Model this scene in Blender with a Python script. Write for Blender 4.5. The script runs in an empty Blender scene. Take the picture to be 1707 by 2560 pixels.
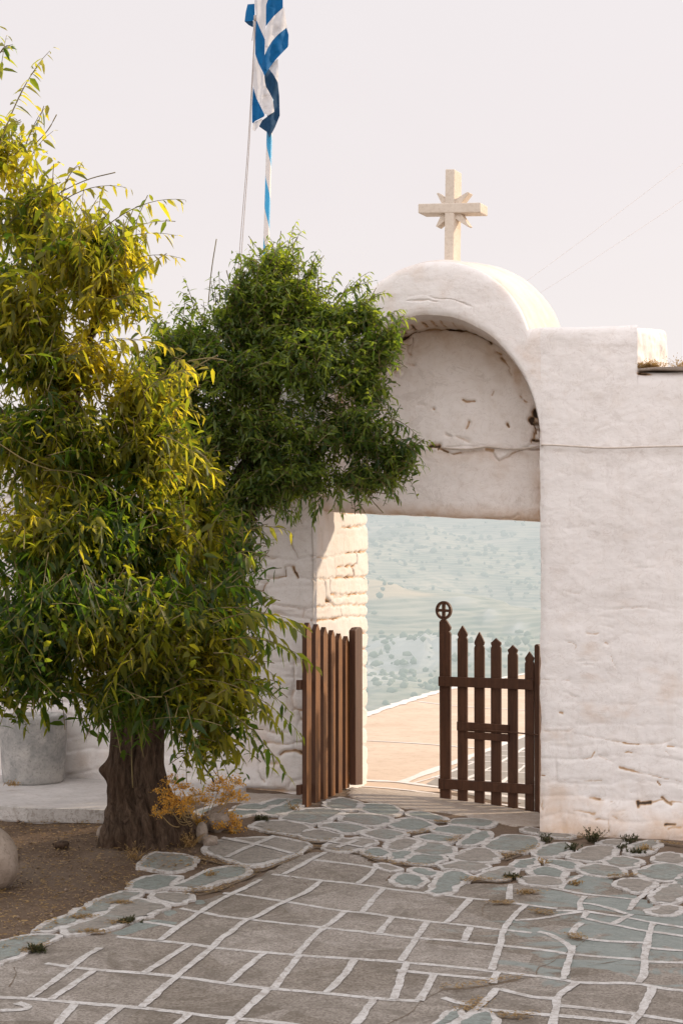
import bpy, bmesh, math, random
import numpy as np
from mathutils import Vector, Matrix
from mathutils.geometry import tessellate_polygon

random.seed(7)
RNG = np.random.default_rng(11)
scene = bpy.context.scene
COL = scene.collection

# ------------------------------------------------------------------ camera model
# world: x runs along the front face of the gateway wall, y goes inward through the gate, z is up.
FPX, CX, HY = 3414.0, 853.5, 1470.0
CAM = np.array([0.897, -8.99, 1.6])
A = math.radians(14.0)
RIGHT = np.array([math.cos(A), math.sin(A), 0.0])
FWD = np.array([-math.sin(A), math.cos(A), 0.0])
UP = np.array([0, 0, 1.0])
KD = 1707 / 1568.0

def ray(p):
    return RIGHT * ((p[0] - CX) / FPX) + FWD + UP * ((HY - p[1]) / FPX)

def D(x, y):
    return (x * KD, y * KD)

def on_y(p, y):
    d = ray(p)
    return CAM + d * ((y - CAM[1]) / d[1])

def on_depth(p, Y):
    return CAM + ray(p) * Y

def on_plane(p, P0, N):
    d = ray(p)
    return CAM + d * (np.dot(np.array(P0) - CAM, N) / np.dot(d, N))

def sstep(a, b, x):
    t = np.clip((x - a) / (b - a), 0, 1)
    return t * t * (3 - 2 * t)

def ground_z(x, y):
    return 0.19 * sstep(0.0, -2.6, x) * sstep(-2.3, -0.2, y) * (1 - sstep(0.7, 1.6, y))

def on_ground(p, lift=0.0):
    d = ray(p)
    z = 0.0
    for _ in range(12):
        q = CAM + d * ((z - CAM[2]) / d[2])
        z = float(ground_z(q[0], q[1])) + lift
    q[2] = z
    return q

# ------------------------------------------------------------------ noise
_T = np.random.default_rng(5).random((512, 512))

def vnoise(x, y, seed=0):
    x = np.asarray(x, float) + seed * 17.31 + 1000
    y = np.asarray(y, float) + seed * 9.77 + 1000
    xi, yi = np.floor(x).astype(int), np.floor(y).astype(int)
    fx, fy = x - xi, y - yi
    fx = fx * fx * (3 - 2 * fx); fy = fy * fy * (3 - 2 * fy)
    a = _T[xi % 512, yi % 512]; b = _T[(xi + 1) % 512, yi % 512]
    c = _T[xi % 512, (yi + 1) % 512]; d = _T[(xi + 1) % 512, (yi + 1) % 512]
    return (a * (1 - fx) + b * fx) * (1 - fy) + (c * (1 - fx) + d * fx) * fy

def fbm(x, y, seed=0, octv=4):
    s, a, t = 0, 1.0, 0
    for k in range(octv):
        s = s + a * vnoise(np.asarray(x) * 2 ** k, np.asarray(y) * 2 ** k, seed + k * 3)
        t += a; a *= 0.5
    return s / t

# ------------------------------------------------------------------ objects
def tag(o, label=None, cat=None, group=None, kind=None):
    if label: o['label'] = label
    if cat: o['category'] = cat
    if group: o['group'] = group
    if kind: o['kind'] = kind
    return o

def empty(name, loc=(0, 0, 0)):
    o = bpy.data.objects.new(name, None)
    o.empty_display_size = 0.1
    o.location = loc
    COL.objects.link(o)
    return o

def link(name, me, mats, parent=None, smooth=True):
    o = bpy.data.objects.new(name, me)
    for m in (mats if isinstance(mats, (list, tuple)) else [mats]):
        me.materials.append(m)
    COL.objects.link(o)
    if parent is not None:
        o.parent = parent
        o.matrix_parent_inverse = Matrix.Translation(parent.location).inverted()
    if smooth:
        me.polygons.foreach_set('use_smooth', [True] * len(me.polygons))
    me.update()
    return o

def np_mesh(name, V, F, attrs=None, matidx=None):
    """V (n,3); F list of faces or (m,k) int array."""
    me = bpy.data.meshes.new(name)
    V = np.asarray(V, np.float32)
    if isinstance(F, np.ndarray):
        m, k = F.shape
        me.vertices.add(len(V)); me.vertices.foreach_set('co', V.ravel())
        me.loops.add(m * k); me.loops.foreach_set('vertex_index', F.astype(np.int32).ravel())
        me.polygons.add(m)
        me.polygons.foreach_set('loop_start', np.arange(0, m * k, k, dtype=np.int32))
        me.update(calc_edges=True)
    else:
        me.from_pydata(V.tolist(), [], F)
    for an, av in (attrs or {}).items():
        at = me.attributes.new(an, 'FLOAT', 'POINT')
        at.data.foreach_set('value', np.asarray(av, np.float32).ravel())
    if matidx is not None:
        me.polygons.foreach_set('material_index', np.asarray(matidx, np.int32))
    me.validate()
    return me

def grid_faces(nu, nv, flip=False):
    i = np.arange(nu - 1)[:, None] * nv + np.arange(nv - 1)[None, :]
    F = np.stack([i, i + nv, i + nv + 1, i + 1], -1).reshape(-1, 4)
    return F[:, ::-1].copy() if flip else F

def grid_mesh(name, P, attrs=None, flip=False):
    nu, nv, _ = P.shape
    return np_mesh(name, P.reshape(-1, 3), grid_faces(nu, nv, flip), attrs)

class MB:
    def __init__(s):
        s.v, s.f, s.m, s.a = [], [], [], []
        s.mi = 0; s.av = 0.0
    def add(s, vs, fs):
        b = len(s.v)
        s.v += [tuple(map(float, q)) for q in vs]
        s.a += [s.av] * len(vs)
        for f in fs:
            s.f.append([b + i for i in f]); s.m.append(s.mi)
    def build(s, name, mats, parent=None, smooth=False, attr=None, bevel=0.0):
        me = bpy.data.meshes.new(name)
        me.from_pydata(s.v, [], s.f)
        me.polygons.foreach_set('material_index', s.m)
        if attr:
            at = me.attributes.new(attr, 'FLOAT', 'POINT')
            at.data.foreach_set('value', s.a)
        o = link(name, me, mats, parent, smooth)
        if bevel:
            md = o.modifiers.new('bevel', 'BEVEL'); md.width = bevel; md.segments = 2; md.limit_method = 'ANGLE'
            md.harden_normals = False
        return o

def prism(mb, poly, ext):
    """closed prism from 3D polygon list and extrusion vector."""
    n = len(poly); P = [np.array(p, float) for p in poly]; e = np.array(ext, float)
    mb.add(P + [p + e for p in P], [list(range(n))[::-1], list(range(n, 2 * n))] +
           [[i, (i + 1) % n, n + (i + 1) % n, n + i] for i in range(n)])

def tube(mb, pts, rad, k=6, cap=True):
    pts = [np.array(p, float) for p in pts]
    n = len(pts)
    if not hasattr(rad, '__len__'): rad = [rad] * n
    vs, fs = [], []
    ref = np.array([0.13, 0.31, 0.94])
    for i, p in enumerate(pts):
        t = pts[min(i + 1, n - 1)] - pts[max(i - 1, 0)]
        t = t / (np.linalg.norm(t) + 1e-9)
        r = ref if abs(np.dot(t, ref)) < 0.92 else np.array([1.0, 0, 0])
        a = np.cross(t, r); a /= np.linalg.norm(a); b = np.cross(t, a)
        for j in range(k):
            q = 2 * math.pi * j / k
            vs.append(p + (a * math.cos(q) + b * math.sin(q)) * rad[i])
    for i in range(n - 1):
        for j in range(k):
            fs.append([i * k + j, i * k + (j + 1) % k, (i + 1) * k + (j + 1) % k, (i + 1) * k + j])
    if cap:
        fs.append(list(range(k))[::-1]); fs.append([(n - 1) * k + j for j in range(k)])
    mb.add(vs, fs)

def chaikin(P, it=2, closed=False):
    P = [np.array(p, float) for p in P]
    for _ in range(it):
        Q = []
        n = len(P)
        if not closed: Q.append(P[0])
        for i in range(n if closed else n - 1):
            a, b = P[i], P[(i + 1) % n]
            Q += [a * .75 + b * .25, a * .25 + b * .75]
        if not closed: Q.append(P[-1])
        P = Q
    return P

def resample(P, step, closed=False):
    P = [np.array(p, float) for p in P]
    if closed: P = P + [P[0]]
    P = np.array(P)
    s = np.r_[0, np.cumsum(np.linalg.norm(np.diff(P, axis=0), axis=1))]
    n = max(2, int(s[-1] / step) + 1)
    t = np.linspace(0, s[-1], n)
    R = np.stack([np.interp(t, s, P[:, k]) for k in range(P.shape[1])], 1)
    return R[:-1] if closed else R

# ------------------------------------------------------------------ materials
def new_mat(name):
    m = bpy.data.materials.new(name); m.use_nodes = True
    nt = m.node_tree; nt.nodes.clear()
    out = nt.nodes.new('ShaderNodeOutputMaterial')
    return m, nt, out

class NT:
    def __init__(s, nt): s.nt = nt
    def n(s, t, **kw):
        d = s.nt.nodes.new(t)
        for k, v in kw.items(): setattr(d, k, v)
        return d
    def l(s, a, b): s.nt.links.new(a, b)
    def coord(s, scale=(1, 1, 1), obj=True):
        c = s.n('ShaderNodeTexCoord'); m = s.n('ShaderNodeMapping')
        m.inputs['Scale'].default_value = scale
        s.l(c.outputs['Object'], m.inputs['Vector'])
        return m.outputs['Vector']
    def noise(s, scale, detail=4, rough=.55, vec=None, dist=0.0):
        t = s.n('ShaderNodeTexNoise'); t.inputs['Scale'].default_value = scale
        t.inputs['Detail'].default_value = detail; t.inputs['Roughness'].default_value = rough
        t.inputs['Distortion'].default_value = dist
        s.l(vec if vec is not None else s.coord(), t.inputs['Vector'])
        return t.outputs['Fac']
    def ramp(s, fac, stops):
        r = s.n('ShaderNodeValToRGB')
        e = r.color_ramp.elements
        while len(e) < len(stops): e.new(0.5)
        for i, (p, c) in enumerate(stops):
            e[i].position = p
            e[i].color = (c, c, c, 1) if not hasattr(c, '__len__') else (*c, 1)
        s.l(fac, r.inputs['Fac'])
        return r.outputs['Color']
    def mix(s, fac, a, b, mode='MIX'):
        m = s.n('ShaderNodeMix', data_type='RGBA', blend_type=mode)
        for sock, v in ((m.inputs[0], fac), (m.inputs[6], a), (m.inputs[7], b)):
            if isinstance(v, (int, float)):
                sock.default_value = v if sock.type == 'VALUE' else (v, v, v, 1)
            elif hasattr(v, '__len__'): sock.default_value = (*v, 1)
            else: s.l(v, sock)
        return m.outputs[2]
    def math(s, op, a, b=0.5, c=None):
        m = s.n('ShaderNodeMath', operation=op)
        for i, v in enumerate((a, b, c)):
            if v is None: continue
            if isinstance(v, (int, float)): m.inputs[i].default_value = v
            else: s.l(v, m.inputs[i])
        return m.outputs[0]
    def attr(s, name):
        a = s.n('ShaderNodeAttribute'); a.attribute_name = name
        return a.outputs['Fac']
    def bump(s, h, strength, dist=0.01, normal=None):
        b = s.n('ShaderNodeBump'); b.inputs['Strength'].default_value = strength
        b.inputs['Distance'].default_value = dist
        s.l(h, b.inputs['Height'])
        if normal is not None: s.l(normal, b.inputs['Normal'])
        return b.outputs['Normal']
    def bsdf(s, out, col, rough=.8, normal=None, spec=.3, metallic=0):
        p = s.n('ShaderNodeBsdfPrincipled')
        for k, v in (('Base Color', col), ('Roughness', rough), ('Specular IOR Level', spec), ('Metallic', metallic)):
            if isinstance(v, (int, float)): p.inputs[k].default_value = v
            elif hasattr(v, '__len__'): p.inputs[k].default_value = (*v, 1)
            else: s.l(v, p.inputs[k])
        if normal is not None: s.l(normal, p.inputs['Normal'])
        if out is not None: s.l(p.outputs[0], out.inputs['Surface'])
        return p

def mat_whitewash(name='whitewash', k=1.0):
    m, nt, out = new_mat(name); t = NT(nt)
    cav, stain = t.attr('cavity'), t.attr('stain')
    big = t.noise(1.3, 5, .6)
    fine = t.noise(42, 6, .7)
    mid = t.noise(9, 5, .65, dist=.4)
    c = t.mix(t.ramp(big, [(.35, 0), (.7, 1)]), (.805 * k, .758 * k, .730 * k), (.735 * k, .688 * k, .658 * k))
    c = t.mix(t.math('MULTIPLY', t.ramp(mid, [(.50, 0), (.80, 1)]), .40), c, (.66, .57, .50))
    flake = t.ramp(t.noise(3.2, 8, .72, t.coord((1, 1, 1.6)), 1.2), [(.585, 0), (.60, 1)])
    c = t.mix(t.math('MULTIPLY', flake, .30), c, (.60, .54, .50))
    streak = t.ramp(t.noise(16, 5, .65, t.coord((1, 1, .05)), .2), [(.56, 0), (.74, 1)])
    c = t.mix(t.math('MULTIPLY', streak, .20), c, (.58, .50, .44))
    hair = t.ramp(t.noise(5.5, 6, .62, t.coord((1, 1, 1.3)), 1.8), [(.488, 0), (.498, 1), (.502, 1), (.512, 0)])
    c = t.mix(t.math('MULTIPLY', hair, .28), c, (.42, .33, .27))
    speck = t.ramp(t.noise(120, 3, .6), [(.68, 0), (.78, 1)])
    c = t.mix(t.math('MULTIPLY', speck, .25), c, (.5, .4, .33))
    # warm stain (exposed plaster / damp)
    sfac = t.math('MULTIPLY', stain, t.ramp(mid, [(.25, .35), (.65, 1)]))
    c = t.mix(sfac, c, (.56, .38, .25))
    # joints: first ochre then nearly black
    e1 = t.math('ADD', cav, t.math('MULTIPLY', t.math('SUBTRACT', fine, .5), .22))
    c = t.mix(t.ramp(e1, [(.30, 0), (.62, 1)]), c, (.50, .33, .20))
    c = t.mix(t.ramp(e1, [(.62, 0), (.88, 1)]), c, (.075, .05, .036))
    h = t.math('ADD', t.math('MULTIPLY', fine, .9), t.math('MULTIPLY', t.noise(17, 6, .72, t.coord((1, 1, 1.15)), .9), 1.0))
    h = t.math('ADD', h, t.math('MULTIPLY', t.noise(150, 4, .7), .35))
    nb = t.bump(h, .30, .010)
    t.bsdf(out, c, .9, nb, .15)
    return m

def mat_simple_stone(name, c1, c2, c3, scale=6, bump=.5, rough=.85):
    m, nt, out = new_mat(name); t = NT(nt)
    a = t.noise(scale, 6, .65, dist=.3); b = t.noise(scale * 7, 5, .7)
    c = t.mix(t.ramp(a, [(.32, 0), (.68, 1)]), c1, c2)
    c = t.mix(t.math('MULTIPLY', t.ramp(b, [(.5, 0), (.72, 1)]), .7), c, c3)
    t.bsdf(out, c, rough, t.bump(t.math('ADD', a, t.math('MULTIPLY', b, .5)), bump, .01), .25)
    return m

def mat_ground():
    m, nt, out = new_mat('courtyard_ground'); t = NT(nt)
    slab, conc, teal = t.attr('slab'), t.attr('concrete'), t.attr('teal')
    v = t.coord()
    n1 = t.noise(2.2, 6, .65, v, .5); n2 = t.noise(16, 6, .7, v, .3); n3 = t.noise(75, 5, .7, v)
    ns = t.noise(9, 8, .78, t.coord((1, 1.25, 1)), .7)
    # dirt
    d = t.mix(t.ramp(n1, [(.3, 0), (.7, 1)]), (.075, .042, .025), (.150, .100, .066))
    d = t.mix(t.ramp(n3, [(.45, 0), (.75, 1)]), d, (.20, .14, .09))
    d = t.mix(t.ramp(n2, [(.55, 0), (.72, 1)]), d, (.075, .045, .028))
    d = t.mix(t.math('MULTIPLY', t.ramp(t.noise(140, 4, .7, v), [(.60, 0), (.72, 1)]), .8), d, (.25, .18, .12))
    d = t.mix(t.math('MULTIPLY', t.ramp(t.noise(.9, 5, .6, v), [(.42, 0), (.62, 1)]), .6), d, (.185, .140, .105))
    # slab: greige stone
    s = t.mix(t.ramp(ns, [(.3, 0), (.7, 1)]), (.250, .215, .182), (.395, .352, .308))
    s = t.mix(t.math('MULTIPLY', t.ramp(n3, [(.46, 0), (.62, 1)]), .75), s, (.125, .097, .077))
    s = t.mix(t.math('MULTIPLY', t.ramp(t.noise(6, 8, .8, t.coord((1, 1.1, 1)), 1.0), [(.56, 0), (.66, 1)]), .6), s, (.40, .36, .325))
    s = t.mix(t.math('MULTIPLY', t.ramp(t.noise(3.4, 8, .8, t.coord(), 1.2), [(.47, 0), (.60, 1)]), .75), s, (.165, .140, .114))
    s = t.mix(t.math('MULTIPLY', t.ramp(t.noise(34, 7, .85, t.coord(), .3), [(.52, 0), (.62, 1)]), .7), s, (.125, .102, .082))
    vo = t.n('ShaderNodeTexVoronoi'); vo.inputs['Scale'].default_value = 2.1; t.l(v, vo.inputs['Vector'])
    vs_ = t.n('ShaderNodeSeparateColor'); t.l(vo.outputs['Color'], vs_.inputs[0])
    soft = t.math('ADD', t.math('MULTIPLY', vs_.outputs[0], .5), t.math('MULTIPLY', n1, .5))
    s = t.mix(t.ramp(soft, [(.25, .0), (.75, 1)]), t.mix(1.0, s, (.80, .77, .73), 'MULTIPLY'), t.mix(1.0, s, (1.12, 1.12, 1.13), 'MULTIPLY'))
    tf = t.math('MULTIPLY', teal, 1.0)
    tmask = t.ramp(t.math('ADD', t.noise(2.6, 5, .6, t.coord((1, 1.5, 1)), .9), t.math('SUBTRACT', tf, .5)), [(.52, 0), (.58, 1)])
    ts = t.mix(t.ramp(ns, [(.3, 0), (.7, 1)]), (.180, .195, .177), (.285, .298, .273))
    s = t.mix(tmask, s, ts)
    k = t.mix(t.ramp(n2, [(.3, 0), (.7, 1)]), (.34, .28, .23), (.46, .40, .35))
    k = t.mix(t.ramp(n3, [(.55, 0), (.8, 1)]), k, (.25, .18, .13))
    e = t.math('ADD', slab, t.math('MULTIPLY', t.math('SUBTRACT', n2, .5), .7))
    c = t.mix(t.ramp(e, [(.45, 0), (.55, 1)]), d, s)
    e2 = t.math('ADD', conc, t.math('MULTIPLY', t.math('SUBTRACT', n2, .5), .5))
    c = t.mix(t.ramp(e2, [(.45, 0), (.55, 1)]), c, k)
    h = t.math('ADD', t.math('MULTIPLY', n2, .8), t.math('MULTIPLY', n3, .5))
    t.bsdf(out, c, .88, t.bump(h, 1.0, .014), .25)
    return m

def mat_slate():
    m, nt, out = new_mat('slate'); t = NT(nt)
    tint = t.attr('tint')
    n1 = t.noise(5, 7, .75, t.coord((1, 1.4, 1)), 1.0); n3 = t.noise(60, 5, .7)
    n2 = t.noise(20, 7, .8, t.coord((1, 1.6, 1)), .6)
    teal = t.mix(t.ramp(n1, [(.3, 0), (.7, 1)]), (.165, .187, .167), (.270, .292, .266))
    grey = t.mix(t.ramp(n1, [(.3, 0), (.7, 1)]), (.215, .185, .155), (.335, .295, .255))
    c = t.mix(t.ramp(t.math('ADD', tint, t.math('MULTIPLY', t.math('SUBTRACT', n1, .5), .9)), [(.42, 0), (.58, 1)]), grey, teal)
    c = t.mix(t.math('MULTIPLY', t.ramp(n2, [(.50, 0), (.64, 1)]), .7), c, (.105, .095, .08))
    c = t.mix(t.math('MULTIPLY', t.ramp(n3, [(.46, 0), (.60, 1)]), .4), c, (.12, .115, .10))
    c = t.mix(t.math('MULTIPLY', t.ramp(n3, [(.6, 0), (.8, 1)]), .4), c, (.38, .35, .33))
    t.bsdf(out, c, .72, t.bump(t.math('ADD', n2, t.math('MULTIPLY', n3, .5)), .55, .01), .35)
    return m

def mat_paint():
    m, nt, out = new_mat('white_joint_paint'); t = NT(nt)
    n1 = t.noise(4, 5, .7); n2 = t.noise(35, 6, .75); n3 = t.noise(110, 4, .7)
    c = t.mix(t.ramp(n1, [(.3, 0), (.7, 1)]), (.46, .435, .41), (.55, .52, .495))
    c = t.mix(t.math('MULTIPLY', t.ramp(t.noise(9, 6, .75, None, .8), [(.52, 0), (.66, 1)]), .65), c, (.30, .26, .225))
    c = t.mix(t.math('MULTIPLY', t.ramp(t.noise(24, 8, .8, None, 1.0), [(.50, 0), (.57, 1)]), .75), c, (.27, .235, .205))
    c = t.mix(t.math('MULTIPLY', t.ramp(n2, [(.5, 0), (.68, 1)]), .55), c, (.33, .285, .25))
    c = t.mix(t.math('MULTIPLY', t.ramp(n3, [(.56, 0), (.70, 1)]), .6), c, (.22, .18, .15))
    t.bsdf(out, c, .85, t.bump(n2, .4, .006), .2)
    return m

def mat_wood(name, c1, c2, c3):
    m, nt, out = new_mat(name); t = NT(nt)
    g = t.noise(26, 6, .7, t.coord((1, 1, .09)), .8)
    b = t.noise(5, 4, .6); f = t.noise(120, 4, .7, t.coord((1, 1, .12)))
    c = t.mix(t.ramp(g, [(.32, 0), (.68, 1)]), c1, c2)
    c = t.mix(t.math('MULTIPLY', t.ramp(b, [(.48, 0), (.72, 1)]), .6), c, c3)
    c = t.mix(t.math('MULTIPLY', t.ramp(f, [(.56, 0), (.72, 1)]), .5), c, tuple(q * .45 for q in c1))
    t.bsdf(out, c, .62, t.bump(t.math('ADD', g, t.math('MULTIPLY', f, .5)), .6, .004), .35)
    return m

def mat_bark():
    m, nt, out = new_mat('bark'); t = NT(nt)
    g = t.noise(30, 7, .75, t.coord((1, 1, .22)), 1.2); b = t.noise(7, 5, .65); f = t.noise(110, 4, .7)
    c = t.mix(t.ramp(g, [(.35, 0), (.65, 1)]), (.035, .022, .015), (.17, .115, .08))
    c = t.mix(t.math('MULTIPLY', t.ramp(b, [(.45, 0), (.7, 1)]), .6), c, (.09, .05, .03))
    t.bsdf(out, c, .9, t.bump(t.math('ADD', g, t.math('MULTIPLY', f, .25)), 1.0, .03), .15)
    return m

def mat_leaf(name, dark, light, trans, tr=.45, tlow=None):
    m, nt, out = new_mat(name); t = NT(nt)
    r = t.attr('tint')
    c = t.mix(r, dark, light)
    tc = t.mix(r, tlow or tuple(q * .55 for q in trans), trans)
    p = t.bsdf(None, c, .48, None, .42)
    tl = t.n('ShaderNodeBsdfTranslucent'); t.l(tc, tl.inputs['Color'])
    mx = t.n('ShaderNodeMixShader'); mx.inputs[0].default_value = tr
    t.l(p.outputs[0], mx.inputs[1]); t.l(tl.outputs[0], mx.inputs[2])
    t.l(mx.outputs[0], out.inputs['Surface'])
    return m

def mat_flat(name, c1, c2, scale=12, rough=.7, bump=.2, spec=.3, trans=0.0):
    m, nt, out = new_mat(name); t = NT(nt)
    n = t.noise(scale, 5, .65)
    c = t.mix(t.ramp(n, [(.3, 0), (.7, 1)]), c1, c2)
    p = t.bsdf(out if not trans else None, c, rough, t.bump(n, bump, .005), spec)
    if trans:
        tl = t.n('ShaderNodeBsdfTranslucent'); t.l(c, tl.inputs['Color'])
        mx = t.n('ShaderNodeMixShader'); mx.inputs[0].default_value = trans
        t.l(p.outputs[0], mx.inputs[1]); t.l(tl.outputs[0], mx.inputs[2]); t.l(mx.outputs[0], out.inputs['Surface'])
    return m

def mat_pole():
    m, nt, out = new_mat('spiral_striped_paint'); t = NT(nt)
    c = t.n('ShaderNodeTexCoord'); sx = t.n('ShaderNodeSeparateXYZ'); t.l(c.outputs['Object'], sx.inputs[0])
    ang = t.math('DIVIDE', t.math('ARCTAN2', sx.outputs[1], sx.outputs[0]), 2 * math.pi)
    s = t.math('FRACT', t.math('ADD', t.math('MULTIPLY', sx.outputs[2], 1.62), ang), 0)
    w = t.noise(14, 5, .7)
    col = t.mix(t.ramp(s, [(.49, 0), (.51, 1)]), (.03, .30, .55), (.60, .56, .54))
    col = t.mix(t.math('MULTIPLY', t.ramp(w, [(.55, 0), (.7, 1)]), .35), col, (.38, .32, .28))
    t.bsdf(out, col, .5, None, .4)
    return m

def mat_valley(name, veg=False):
    """distant hillside in haze: albedo plus a veil of scattered light that grows with distance (world y)."""
    m, nt, out = new_mat(name); t = NT(nt)
    c = t.n('ShaderNodeTexCoord'); sx = t.n('ShaderNodeSeparateXYZ'); t.l(c.outputs['Object'], sx.inputs[0])
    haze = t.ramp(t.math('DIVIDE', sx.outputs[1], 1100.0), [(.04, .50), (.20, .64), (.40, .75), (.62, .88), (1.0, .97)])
    if veg:
        col = t.mix(t.attr('tint'), (.19, .23, .185), (.30, .32, .26))
    else:
        v1 = t.coord((.014, .022, .09)); v2 = t.coord((.075, .16, .50))
        a = t.noise(1.0, 6, .6, v1, .6); b = t.noise(1.0, 6, .7, v2, .5)
        strat = t.n('ShaderNodeTexWave', wave_type='BANDS', bands_direction='Z')
        strat.inputs['Scale'].default_value = .33; strat.inputs['Distortion'].default_value = 24
        strat.inputs['Detail'].default_value = 4; strat.inputs['Detail Scale'].default_value = .06
        t.l(c.outputs['Object'], strat.inputs['Vector'])
        col = t.mix(t.ramp(a, [(.30, 0), (.70, 1)]), (.20, .23, .175), (.60, .51, .40))
        col = t.mix(t.ramp(b, [(.42, 0), (.70, 1)]), col, (.10, .15, .12))
        col = t.mix(t.math('MULTIPLY', t.ramp(strat.outputs['Fac'], [(.4, 0), (.98, 1)]), .36), col, (.66, .58, .48))
        cl = t.attr('cliff')
        col = t.mix(t.math('MULTIPLY', cl, t.ramp(b, [(.3, .5), (.6, 1)])), col, (.62, .60, .58))
        col = t.mix(t.attr('field'), col, (.75, .56, .38))
    p = t.bsdf(None, col, .95, None, .05)
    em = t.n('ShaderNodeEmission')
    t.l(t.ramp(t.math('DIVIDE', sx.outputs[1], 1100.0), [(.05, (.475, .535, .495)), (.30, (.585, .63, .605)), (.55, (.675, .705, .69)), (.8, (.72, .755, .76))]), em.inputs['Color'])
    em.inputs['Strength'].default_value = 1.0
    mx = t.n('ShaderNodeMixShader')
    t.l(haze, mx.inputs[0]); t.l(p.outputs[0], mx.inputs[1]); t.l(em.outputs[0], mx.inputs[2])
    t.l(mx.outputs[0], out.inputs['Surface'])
    return m

M = dict(
    wall=mat_whitewash(), wall_bright=mat_whitewash('recess_lit_whitewash', 1.14), wall_dull=mat_whitewash('sun_dimmed_whitewash', .80), ground=mat_ground(), slate=mat_slate(), paint=mat_paint(),  # whitewash copies: one lightened against recess shade, one darkened against strong sun
    gate=mat_wood('dark_stained_wood', (.050, .020, .010), (.105, .045, .022), (.075, .032, .018)),
    gatel=mat_wood('sunlit_face_wood', (.085, .032, .009), (.24, .095, .022), (.045, .018, .008)),  # lit copy of the gate wood, sun glow put into the colour
    bark=mat_bark(),
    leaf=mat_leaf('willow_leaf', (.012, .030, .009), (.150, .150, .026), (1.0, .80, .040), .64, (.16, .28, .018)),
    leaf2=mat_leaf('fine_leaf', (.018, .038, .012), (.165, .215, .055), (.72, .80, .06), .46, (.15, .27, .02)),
    twig=mat_flat('twig_bark', (.13, .09, .04), (.24, .19, .08)),
    dtwig=mat_flat('dry_twig', (.07, .045, .03), (.16, .11, .075)),
    cross=mat_simple_stone('cast_stone', (.60, .51, .42), (.68, .59, .50), (.48, .39, .31), 9, .35),
    marble=mat_simple_stone('weathered_marble', (.22, .22, .21), (.46, .43, .40), (.15, .15, .145), 7, .6),
    rock=mat_simple_stone('field_stone', (.24, .19, .15), (.40, .33, .275), (.13, .09, .065), 22, 1.2),
    boulder=mat_simple_stone('brown_boulder', (.26, .20, .155), (.38, .31, .255), (.15, .105, .075), 8, .8),
    pebble=mat_simple_stone('brown_gravel', (.16, .11, .075), (.26, .19, .14), (.09, .06, .04), 30, .6),
    jdirt=mat_simple_stone('joint_dirt', (.13, .095, .066), (.20, .155, .115), (.085, .06, .042), 25, .4),
    terrace=mat_simple_stone('sunlit_concrete', (.50, .38, .285), (.60, .475, .37), (.40, .295, .21), 1.4, .4),
    tpave=mat_simple_stone('terrace_flagstone', (.27, .24, .21), (.34, .31, .28), (.2, .17, .14), 6, .5),
    tpaint=mat_flat('terrace_joint_paint', (.70, .66, .63), (.62, .56, .52), 20, .85),
    platform=mat_simple_stone('cement_screed', (.42, .39, .37), (.54, .50, .475), (.33, .28, .24), 4, .4),
    orange=mat_leaf('dried_umbel', (.50, .24, .04), (.80, .46, .09), (1.0, .58, .08), .5),
    ostem=mat_flat('dried_stem', (.30, .20, .08), (.46, .34, .16)),
    weed=mat_leaf('weed_leaf', (.035, .035, .016), (.085, .085, .04), (.14, .13, .03), .25),
    straw=mat_leaf('dry_grass', (.22, .13, .05), (.42, .28, .12), (.55, .35, .12), .4),
    cable=mat_flat('painted_cable', (.55, .47, .40), (.66, .58, .52), 30, .6),
    black=mat_flat('black_rubber', (.015, .014, .013), (.03, .028, .026)),
    rope=mat_flat('rope_fibre', (.34, .29, .26), (.44, .39, .36), 60),
    wire=mat_flat('grey_wire', (.80, .75, .75), (.85, .80, .80)),
    blue=mat_flat('flag_blue', (.004, .088, .24), (.008, .115, .30), 20, .8, .1, .15, .18),
    fwhite=mat_flat('flag_white', (.60, .585, .60), (.66, .645, .66), 20, .8, .1, .15, .25),
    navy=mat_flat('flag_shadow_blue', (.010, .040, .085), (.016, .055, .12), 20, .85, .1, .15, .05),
    iron=mat_flat('rusty_iron', (.06, .028, .016), (.13, .062, .035), 40, .7, .5),
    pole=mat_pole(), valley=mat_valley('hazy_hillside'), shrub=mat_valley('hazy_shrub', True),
)
# ================================================================== WALLS
def crack_field(U, V, cracks, seed=0):
    """U,V coordinates on the wall plane. cracks: list of (pts, width, dark). returns depth-like 0..1 field"""
    Uw = U + (fbm(U * 22, V * 22, seed + 40, 3) - .5) * .022
    Vw = V + (fbm(U * 22, V * 22, seed + 60, 3) - .5) * .022
    out = np.zeros_like(U)
    for pts, w, dark in cracks:
        pts = np.array(pts)
        for a, b in zip(pts[:-1], pts[1:]):
            lo, hi = np.minimum(a, b) - 4 * w, np.maximum(a, b) + 4 * w
            idx = np.nonzero((Uw > lo[0]) & (Uw < hi[0]) & (Vw > lo[1]) & (Vw < hi[1]))
            if len(idx[0]) == 0: continue
            u, v = Uw[idx], Vw[idx]
            d = b - a; L = np.dot(d, d) + 1e-9
            t = np.clip(((u - a[0]) * d[0] + (v - a[1]) * d[1]) / L, 0, 1)
            dist = np.hypot(u - a[0] - t * d[0], v - a[1] - t * d[1])
            wn = w * (.25 + 1.5 * vnoise(u * 13, v * 13, seed + 5))
            dk = dark * (.45 + .75 * vnoise(u * 9 + 3, v * 9, seed + 7))
            f = np.exp(-(dist / wn) ** 2) * dk
            out[idx] = np.maximum(out[idx], f)
    return out

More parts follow.
